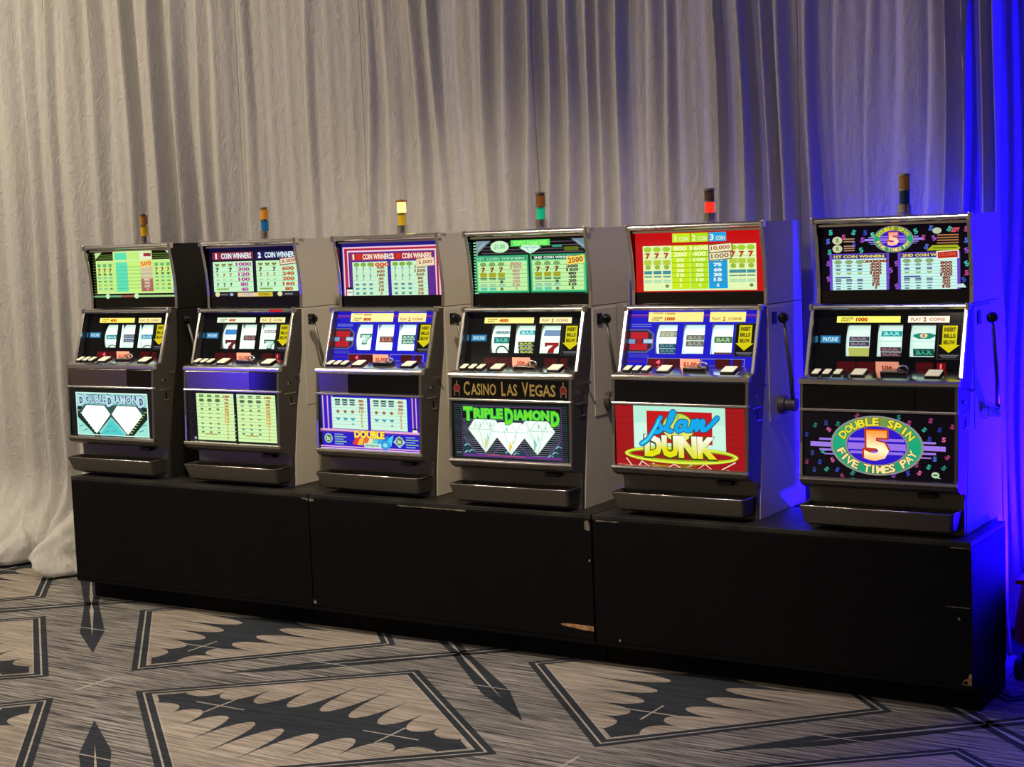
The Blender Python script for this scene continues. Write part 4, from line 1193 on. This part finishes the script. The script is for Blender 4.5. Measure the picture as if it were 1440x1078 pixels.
M['reelwhite'] = mat('reel_white', 'e8f2ea', 0.5, emit=('d2f2e6', 0.95))
LABELS = [
 'black-sided slot machine with two white diamonds on its belly glass, leftmost in the row',
 'slot machine with two lime pay tables on its belly glass and blue lower lamp lens',
 'slot machine with blue reel glass and glowing yellow signal lamp',
 'slot machine with three white diamonds on its belly glass and green lamp lens',
 'slot machine with red glasses, a basketball hoop and a glowing red signal lamp',
 'slot machine with an oval gold five on black glass, blue lit side, rightmost in row']
MX = [-.9784, -.336, .3171, .9476, 1.5606, 2.2124]
MY = [.0071, .0131, .0162, -.0301, .0035, -.0098]
MA = [.648, .131, -1.034, .865, -.5, -.025]
LAMPS = [(('copper_lens', 'a8763a', 0), ('amber_lens', 'c89a10', .12)), (('amber_lens', 'c8862a', .05), ('blue_lens', '0d5f96', .05)),
         (('lit_yellow_lens', 'ffe27a', 1.5), ('yellow_lens', 'b8961a', .15)), (('brown_lens', '7a4a22', 0), ('green_lens', '0fa87e', .25)),
         (('smoke_lens', '4a3a34', 0), ('lit_red_lens', 'ff2418', 1.6)), (('amber_lens', 'a87a32', .05), ('dark_blue_lens', '0a3a5a', .03))]
TOPS = [top1, top2, top3, top4, top5, top6]
BELS = [bel1, bel2, bel3, bel4, bel5, bel6]
BOARDS = [('black', (0,)), ('black', (3,)), ('blue', (0,)), ('black', ()), ('blue', (0,)), ('black', (3,))]
NUMS = ['400', '400', '800', '400', '1000', '1000']
CARD = ['$1.00', '$1.00', '$1.00', '10¢', '$1.00', '10¢']
for i in range(6):
    root = thing('slot_machine', LABELS[i], 'slot machine', (MX[i]+HW, MY[i], Z0), math.radians(MA[i]), 'row of six slot machines')
    body = M['blackbody'] if i == 0 else (M['grey'] if i >= 4 else M['cream'])
    def P(name, bm, m, parent=None, smooth=False, shift=True):
        if shift:
            for v in bm.verts: v.co.x -= HW
        return obj(name, bm, m, parent or root, smooth)
    # cabinet and top box
    bm = bmesh.new(); prism(bm, CAB, 0.0, W)
    bmesh.ops.bevel(bm, geom=[e_ for e_ in bm.edges], offset=0.0015, segments=1, affect='EDGES')
    cab = P('cabinet', bm, body)
    bm = bmesh.new(); prism(bm, TOPF[::-1] + [(.43, .93), (.43, .671)][::1] if False else [(.153+.026, .671), (.153+.026, .915), (.135, .93), (.43, .93), (.43, .671)], 0.0, W)
    P('top_box', bm, body)
    for x0 in (0.0, W-0.010):
        bm = bmesh.new(); prism(bm, TOPF + [(.179, .671), (.179, .93)], x0, x0+0.010)
        P('top_box_cheek', bm, body if x0 > .1 else M['black'])
        bm = bmesh.new(); strip_bar([(y-.0035, z) for y, z in TOPF], x0-.001, x0+0.011, 0.004, bm)
        P('side_strip', bm, M['chrome'])
    bm = bmesh.new(); tube(bm, [(-0.004, .131, .9235), (W+.004, .131, .9235)], 0.0095, 14); P('top_bar', bm, M['chrome'], smooth=False)
    for x in (-.006, W-.006):
        bm = B(x, x+.012, .119, .143, .9115, .9355, bev=.003); P('bar_end_cap', bm, M['chrome'])
    bm = B(.010, W-.010, .138, .178, .905, .912); P('top_rail', bm, M['chrome'])
    # upper glass with print and black strip
    tg = P('top_glass', B(.010, W-.010, .1602, .178, .712, .905), M['black'])
    TOPS[i]().build('print', lambda u, v, l: (.012+.456*u/100-HW,   .1602-l, .905-.193*v/100), M['print'], tg)
    P('lower_strip', B(.010, W-.010, .1575, .178, .671, .7115, bev=.001), M['gloss'])
    # main door: cheeks, chin, back board
    prof = FRONT + [(.062, .10), (.092, .29), (.138, .51), (.146, .667)]
    for x0 in (0.0, W-0.010):
        bm = bmesh.new(); prism(bm, prof, x0, x0+0.010)
        P('door_cheek', bm, M['gun'])
    # reel opening frame
    for x0 in (-0.001, W-0.011):
        bm = bmesh.new(); strip_bar([(.101, .664), (.036, .460)], x0, x0+.012, .009, bm); P('reel_frame_side', bm, M['chrome'])
    bm = bmesh.new(); tube(bm, [(-.003, .104, .664), (W+.003, .104, .664)], .0075, 12); P('reel_frame_top', bm, M['chrome'])
    for x in (-.005, W-.007):
        P('frame_corner', B(x, x+.012, .094, .114, .654, .674, bev=.003), M['chrome'])
    if i == 1: P('red_tag', B(.365, .428, .0955, .0975, .6575, .6675), M['red'])
    bm = bmesh.new(); prism(bm, [(.104, .656), (.13, .652), (.14, .667), (.106, .667)], .010, W-.010); P('reel_top_reveal', bm, M['chrome'])
    bdk = P('reel_board', (lambda bm: (prism(bm, [(RP0.y+.0245, RP0.z), (RP0.y+.0255, RP0.z), (RP1.y+.0255, RP1.z), (RP1.y+.0245, RP1.z)], .0105, .011), bm)[1])(bmesh.new()), M['black'])
    k_, led = BOARDS[i]
    strips = [('fff06a', 'fff0a0'), ('e8ffd8', 'fff6b0'), ('fff0a0', 'fff0a0'), ('fff08a', 'fff6b4'), ('ffe98a', 'fff08a'), ('f6f06a', 'fff2dc')][i]
    fn = lambda u, v, l: tuple(Vector((.010+.460*u/100-HW, 0, 0)) + RP0.lerp(RP1, v/100) + RN*l)
    board(k_, led, strips, NUMS[i]).build('print', fn, M['print'], bdk, 0.0001)
    for r in range(3):
        u0, u1 = WIN[r]
        reel_mesh(REELS[i][r], .010+.460*(u0-1)/100, .010+.460*(u1+1)/100, root)
    # clear pane over the reel board
    bm = bmesh.new()
    a_, b_ = RP0+RN*0.0055, RP1+RN*0.0055
    bm.faces.new([bm.verts.new((x, q.y, q.z)) for x, q in ((.0105, a_), (.0105, b_), (W-.0105, b_), (W-.0105, a_))])
    P('reel_pane', bm, M['glass'])
    # denomination card and coin head
    cy = RP1.y-0.012
    cdk = P('denomination_card', B(.2115, .2815, cy-.0008, cy+.0008, .462, .503), M['peach'])
    a = Art(.07/.041)
    s = CARD[i]; wd = 70 if len(s) > 3 else 42
    a.text(s, 50-wd/2, 26, 50+wd/2, 66, H('c8401c'), .04)
    a.build('print', lambda u, v, l: (.2115+.07*u/100-HW, cy-.0012-l, .503-.041*v/100), M['ink'], cdk)
    # button deck
    DK = [(.082, .480), (.014, .4585), (.010, .452), (.082, .452)]
    bm = bmesh.new(); prism(bm, DK, .010, W-.010); deck = P('button_deck', bm, M['chrome'])
    ds = (.480-.4585)/(.082-.014)
    def dz(y): return .4585+ds*(y-.014)
    def button(x0, x1, y0, y1, h=.010):
        bm = bmesh.new(); box(bm, x0-.002, x1+.002, y0-.002, y1+.002, 0, h*.7, bev=.0015)
        for v in bm.verts: v.co.z += dz(v.co.y)-.001
        bt = P('button', bm, M['black'], deck)
        bm = bmesh.new(); box(bm, x0, x1, y0, y1, h*.7, h*1.0, bev=.0012)
        for v in bm.verts: v.co.z += dz(v.co.y)-.001
        P('button_cap', bm, M['button'], bt) if False else None
        bm.free()
        return bt
    for (x0, x1, y0, y1) in ((.028, .048, .022, .052), (.062, .082, .022, .052), (.096, .116, .022, .052), (.152, .190, .020, .058), (.376, .418, .020, .058)):
        bm = bmesh.new(); box(bm, x0-.002, x1+.002, y0-.002, y1+.002, 0, .008, bev=.0015)
        for v in bm.verts: v.co.z += dz(v.co.y)-.001
        bt = P('button', bm, M['black'])
        bm = bmesh.new(); box(bm, x0, x1, y0, y1, .0085, .012, bev=.0012)
        for v in bm.verts: v.co.z += dz(v.co.y)-.001
        P('cap', bm, M['button'], bt)
    bm = bmesh.new(); box(bm, .236, .318, .034, .062, 0, .012, bev=.003)
    for v in bm.verts: v.co.z += dz(v.co.y)-.001
    ch = P('coin_head', bm, M['plate'])
    bm = bmesh.new(); tube(bm, [(.300+.017*math.cos(t*math.pi/8), .052, dz(.052)+.010+.013*math.sin(t*math.pi/8)) for t in range(9)], .003, 8)
    P('coin_guide', bm, M['chrome'], ch, True)
    P('coin_slot', B(.238, .316, .0325, .0345, dz(.034)+.001, dz(.034)+.010), M['black'], ch)
    # deck front bezel
    bm = bmesh.new(); prism(bm, [(-.006, .4495), (-.003, .4545), (.010, .4595), (.016, .4585), (.014, .440), (-.002, .4375), (-.006, .441)], -.003, W+.003)
    bmesh.ops.bevel(bm, geom=[e_ for e_ in bm.edges], offset=.0012, segments=2, affect='EDGES')
    P('deck_bezel', bm, M['chrome'])
    # band below the deck
    if i in (0, 1):
        P('band_plate', B(.010, .335, -.0045, .010, .370, .4365, bev=.001), M['plate'])
        P('band_plate', B(.336, W-.010, -.004, .010, .370, .4365, bev=.001), M['gloss'])
    elif i == 2:
        P('band_plate', B(.010, .150, -.0045, .010, .370, .4365, bev=.001), M['plate'])
        P('band_plate', B(.151, W-.010, -.004, .010, .370, .4365, bev=.001), M['gloss'])
    elif i == 3:
        bp_ = P('band_plate', B(.010, W-.010, -.0045, .010, .370, .4365, bev=.001), M['gloss'])
        a = Art(.46/.066)
        a.text('C', 10.5, 14, 16, 86, H('a08a4a'), .02); a.text('ASINO', 17, 24, 39, 84, H('a08a4a'), .02)
        a.text('L', 43.5, 14, 47, 86, H('a08a4a'), .02); a.text('AS', 48, 24, 57, 84, H('a08a4a'), .02)
        a.text('V', 61, 14, 66.5, 86, H('a08a4a'), .02); a.text('EGAS', 67.5, 24, 89, 84, H('a08a4a'), .02)
        for u in (4.5, 95.5):
            a.ring(u, 50, 3.0, 22, 1.2, 9, H('7a4a3a'), 16); a.rect(u-2.6, 55, u-1.6, 88, H('6a5a4a')); a.rect(u+1.6, 55, u+2.6, 88, H('6a5a4a'))
            a.up(); a.ell(u, 52, 1.6, 12, H('8a1c1c'), 10); a.rect(u-.4, 10, u+.4, 34, H('8a7a5a'))
        a.build('print', lambda u, v, l: (.010+.46*u/100-HW, -.0046-l, .4365-.0665*v/100), M['ink'], bp_)
    elif i == 4:
        P('band_plate', B(.010, W-.010, -.0045, .010, .370, .4365, bev=.001), M['gloss'])
    else:
        P('band_plate', B(.010, .355, -.0045, .010, .370, .4365, bev=.001), M['gloss'])
        P('band_plate', B(.356, W-.010, -.004, .010, .370, .4365, bev=.001), M['black'])
    bm = B(-.001, W+.001, -.013, .006, .360, .369, bev=.003); P('belly_top_bar', bm, M['chrome'])
    bg_ = P('belly_glass', B(.010, W-.010, -.008, .004, .162, .3595), M['black'])
    BELS[i]().build('print', lambda u, v, l: (.012+.456*u/100-HW, -.0082-l, .358-.196*v/100), M['print'], bg_)
    for x0 in (-.001, W-.010):
        bm = B(x0, x0+.011, -.018, -.002, .166, .3595, bev=.0025)
        for v in bm.verts: v.co.y += .010*(v.co.z-.166)/.194
        P('belly_side_bar', bm, M['chrome'] if x0 < .1 else M['gun'])
    bm = bmesh.new(); tube(bm, [(.0, -.0185, .158), (W, -.0185, .158)], .0072, 12); P('belly_bottom_bar', bm, M['chrome'])
    bm = bmesh.new(); prism(bm, [(-.018, .153), (-.012, .140), (.012, .128), (.06, .122), (.06, .16), (-.006, .161)], .010, W-.010); P('door_chin', bm, M['gun'])
    bm = bmesh.new(); prism(bm, [(.0, .445), (.0, .37), (.062, .2), (.09, .30), (.10, .445)], .0105, .011); bm.free()
    # lower panel behind the tray
    bm = bmesh.new(); prism(bm, [(.052, .121), (.050, .0), (.061, .0), (.068, .121)], .004, W-.002); P('lower_panel', bm, M['tray'])
    P('panel_tab', B(.345, .40, .030, .0505, .108, .1215, bev=.002), M['black'])
    # coin tray, open on top
    bm = bmesh.new()
    def ringp(y_f, y_b, xl, xr, z, rad=.012):
        pts = [(xl, y_b), (xl, y_f+rad)]
        for k in range(1, 5): t_ = math.pi+math.pi/2*k/5; pts.append((xl+rad+rad*math.cos(t_), y_f+rad+rad*math.sin(t_)))
        pts += [(xl+rad, y_f), (xr-rad, y_f)]
        for k in range(1, 5): t_ = 1.5*math.pi+math.pi/2*k/5; pts.append((xr-rad+rad*math.cos(t_), y_f+rad+rad*math.sin(t_)))
        pts += [(xr, y_f+rad), (xr, y_b)]
        return [bm.verts.new((x, y, z)) for x, y in pts]
    r_ = [ringp(-.010, .050, .022, W-.024, .014), ringp(-.022, .050, .014, W-.016, .022), ringp(-.039, .050, .004, W-.010, .069), ringp(-.041, .050, .002, W-.008, .076),
          ringp(-.036, .050, .007, W-.013, .076), ringp(-.032, .050, .011, W-.017, .069), ringp(-.016, .050, .022, W-.024, .028)]
    for p_, q_ in zip(r_, r_[1:]):
        for k in range(len(p_)-1): bm.faces.new((p_[k], p_[k+1], q_[k+1], q_[k]))
        bm.faces.new((p_[-1], p_[0], q_[0], q_[-1]))
    bm.faces.new(r_[0][::-1]); bm.faces.new(r_[-1])
    bmesh.ops.recalc_face_normals(bm, faces=bm.faces)
    tr = P('coin_tray', bm, M['tray'])
    bm = bmesh.new(); tube(bm, [(.003, .045, .0765), (.003, -.030, .0765), (.012, -.0395, .0765), (W-.018, -.0395, .0765), (W-.009, -.030, .0765), (W-.009, .045, .0765)], .0022, 8)
    P('rim', bm, M['chrome'], tr, True)
    # door hardware on the right cheek
    for (y, z, r, l) in ((.092, .421, .0045, .020), (.040, .392, .0055, .007), (.058, .392, .003, .004)):
        bm = bmesh.new(); tube(bm, [(W, y, z), (W+l, y, z)], r, 10); P('lock_pin', bm, M['chrome'] if l > .005 else M['black'])
    P('hinge_bar', B(W, W+.003, .02, .085, .353, .357), M['chrome'])
    P('key_slot', B(W, W+.002, .058, .064, .318, .342), M['black'])
    P('hasp', B(W, W+.004, .045, .08, .312, .317), M['chrome'])
    # pull handle
    arm = bmesh.new(); tube(arm, [(W+.046, .232, .352), (W+.052, .205, .44), (W+.056, .150, .61)], [.0075, .0065, .005], 10)
    hd = P('handle', arm, M['gun'], None, True)
    bm = bmesh.new(); sphere(bm, (W+.056, .145, .628), .0175); P('knob', bm, M['knob'], hd, True)
    bm = bmesh.new(); tube(bm, [(W-.001, .236, .345), (W+.022, .236, .345), (W+.024, .236, .345), (W+.056, .236, .345)], [.030, .030, .021, .021], 20); P('hub', bm, M['gun'] if i < 5 else M['chrome'], hd)
    P('handle_plate', B(W, W+.0025, .150, .32, .30, .66, bev=.001), body)
    P('bumper_plate', B(W+.0026, W+.006, .178, .212, .606, .644, bev=.001), M['black'])
    # signal lamp
    lx, ly = .256, .22
    sh = .82 if i == 4 else 1.0
    bm = bmesh.new(); lathe(bm, [(.025, .930), (.025, .937), (.0215, .940), (.0215, .9645), (.0165, .966)], lx, ly, 20)
    sl = P('signal_lamp', bm, M['chrome'], None, False)
    (n1, c1, g1), (n0, c0, g0) = LAMPS[i]
    zz = .966; h0 = .040*sh; h1 = .040*sh
    bm = bmesh.new(); lathe(bm, [(.0155, zz), (.0155, zz+h0)], lx, ly, 20); P('lower_lens', bm, lens(n0, c0, g0), sl, False)
    bm = bmesh.new(); lathe(bm, [(.0165, zz+h0-.002), (.0205, zz+h0-.001), (.0205, zz+h0+.004), (.0165, zz+h0+.005)], lx, ly, 20); P('ring', bm, M['chrome'], sl)
    bm = bmesh.new(); lathe(bm, [(.0165, zz+h0+.004), (.0165, zz+h0+.004+h1)], lx, ly, 20); P('upper_lens', bm, lens(n1, c1, g1), sl, False)
    bm = bmesh.new(); lathe(bm, [(.0165, zz+h0+h1+.002), (.0205, zz+h0+h1+.003), (.0205, zz+h0+h1+.009), (.012, zz+h0+h1+.012)], lx, ly, 20); P('lamp_cap', bm, M['chrome'] if i not in (2,) else lens('brass_cap', '8a5a20'), sl)


# ------------------------------------------------------------------ red wheeled thing at the right edge
rc = thing('wheeled_cart', 'red tapered cart on black casters, cut off by the right edge', 'cart', (2.932, 0.49, 0), 0.0)
bm = bmesh.new()
secs = [(0.086, 0.16), (0.098, 0.19), (0.122, 0.212), (0.16, 0.208), (0.22, 0.199), (0.29, 0.188), (0.305, 0.184)]
rings = []
for z, hw in secs:
    ring = []
    for k in range(24):
        a = 2*math.pi*k/24
        ca, sa = math.cos(a), math.sin(a)
        q = (abs(ca)**4+abs(sa)**4)**0.25
        ring.append(bm.verts.new((hw*ca/q, hw*0.6*sa/q, z)))
    rings.append(ring)
for a, b in zip(rings, rings[1:]):
    for k in range(24): bm.faces.new((a[k], a[(k+1) % 24], b[(k+1) % 24], b[k]))
bm.faces.new(rings[0][::-1]); bm.faces.new(rings[-1])
obj('shell', bm, M['red'], rc, True)
bm = B(-0.189, 0.189, -0.115, 0.115, 0.304, 0.320, bev=0.006); obj('rim', bm, M['red'], rc)
bm = B(-0.175, 0.175, -0.10, 0.10, 0.064, 0.088, bev=0.006); obj('chassis', bm, M['rubber'], rc)
for sx in (-1, 1):
    for sy in (-1, 1):
        bm = bmesh.new()
        tube(bm, [(sx*0.185-0.012, sy*0.075, 0.031), (sx*0.185+0.012, sy*0.075, 0.031)], 0.031, 20)
        wh = obj('caster', bm, M['rubber'], rc)
        bm = B(sx*0.163-0.006, sx*0.163+0.006, sy*0.075-0.012, sy*0.075+0.012, 0.028, 0.07, bev=0.002)
        obj('fork', bm, M['gun'], wh)
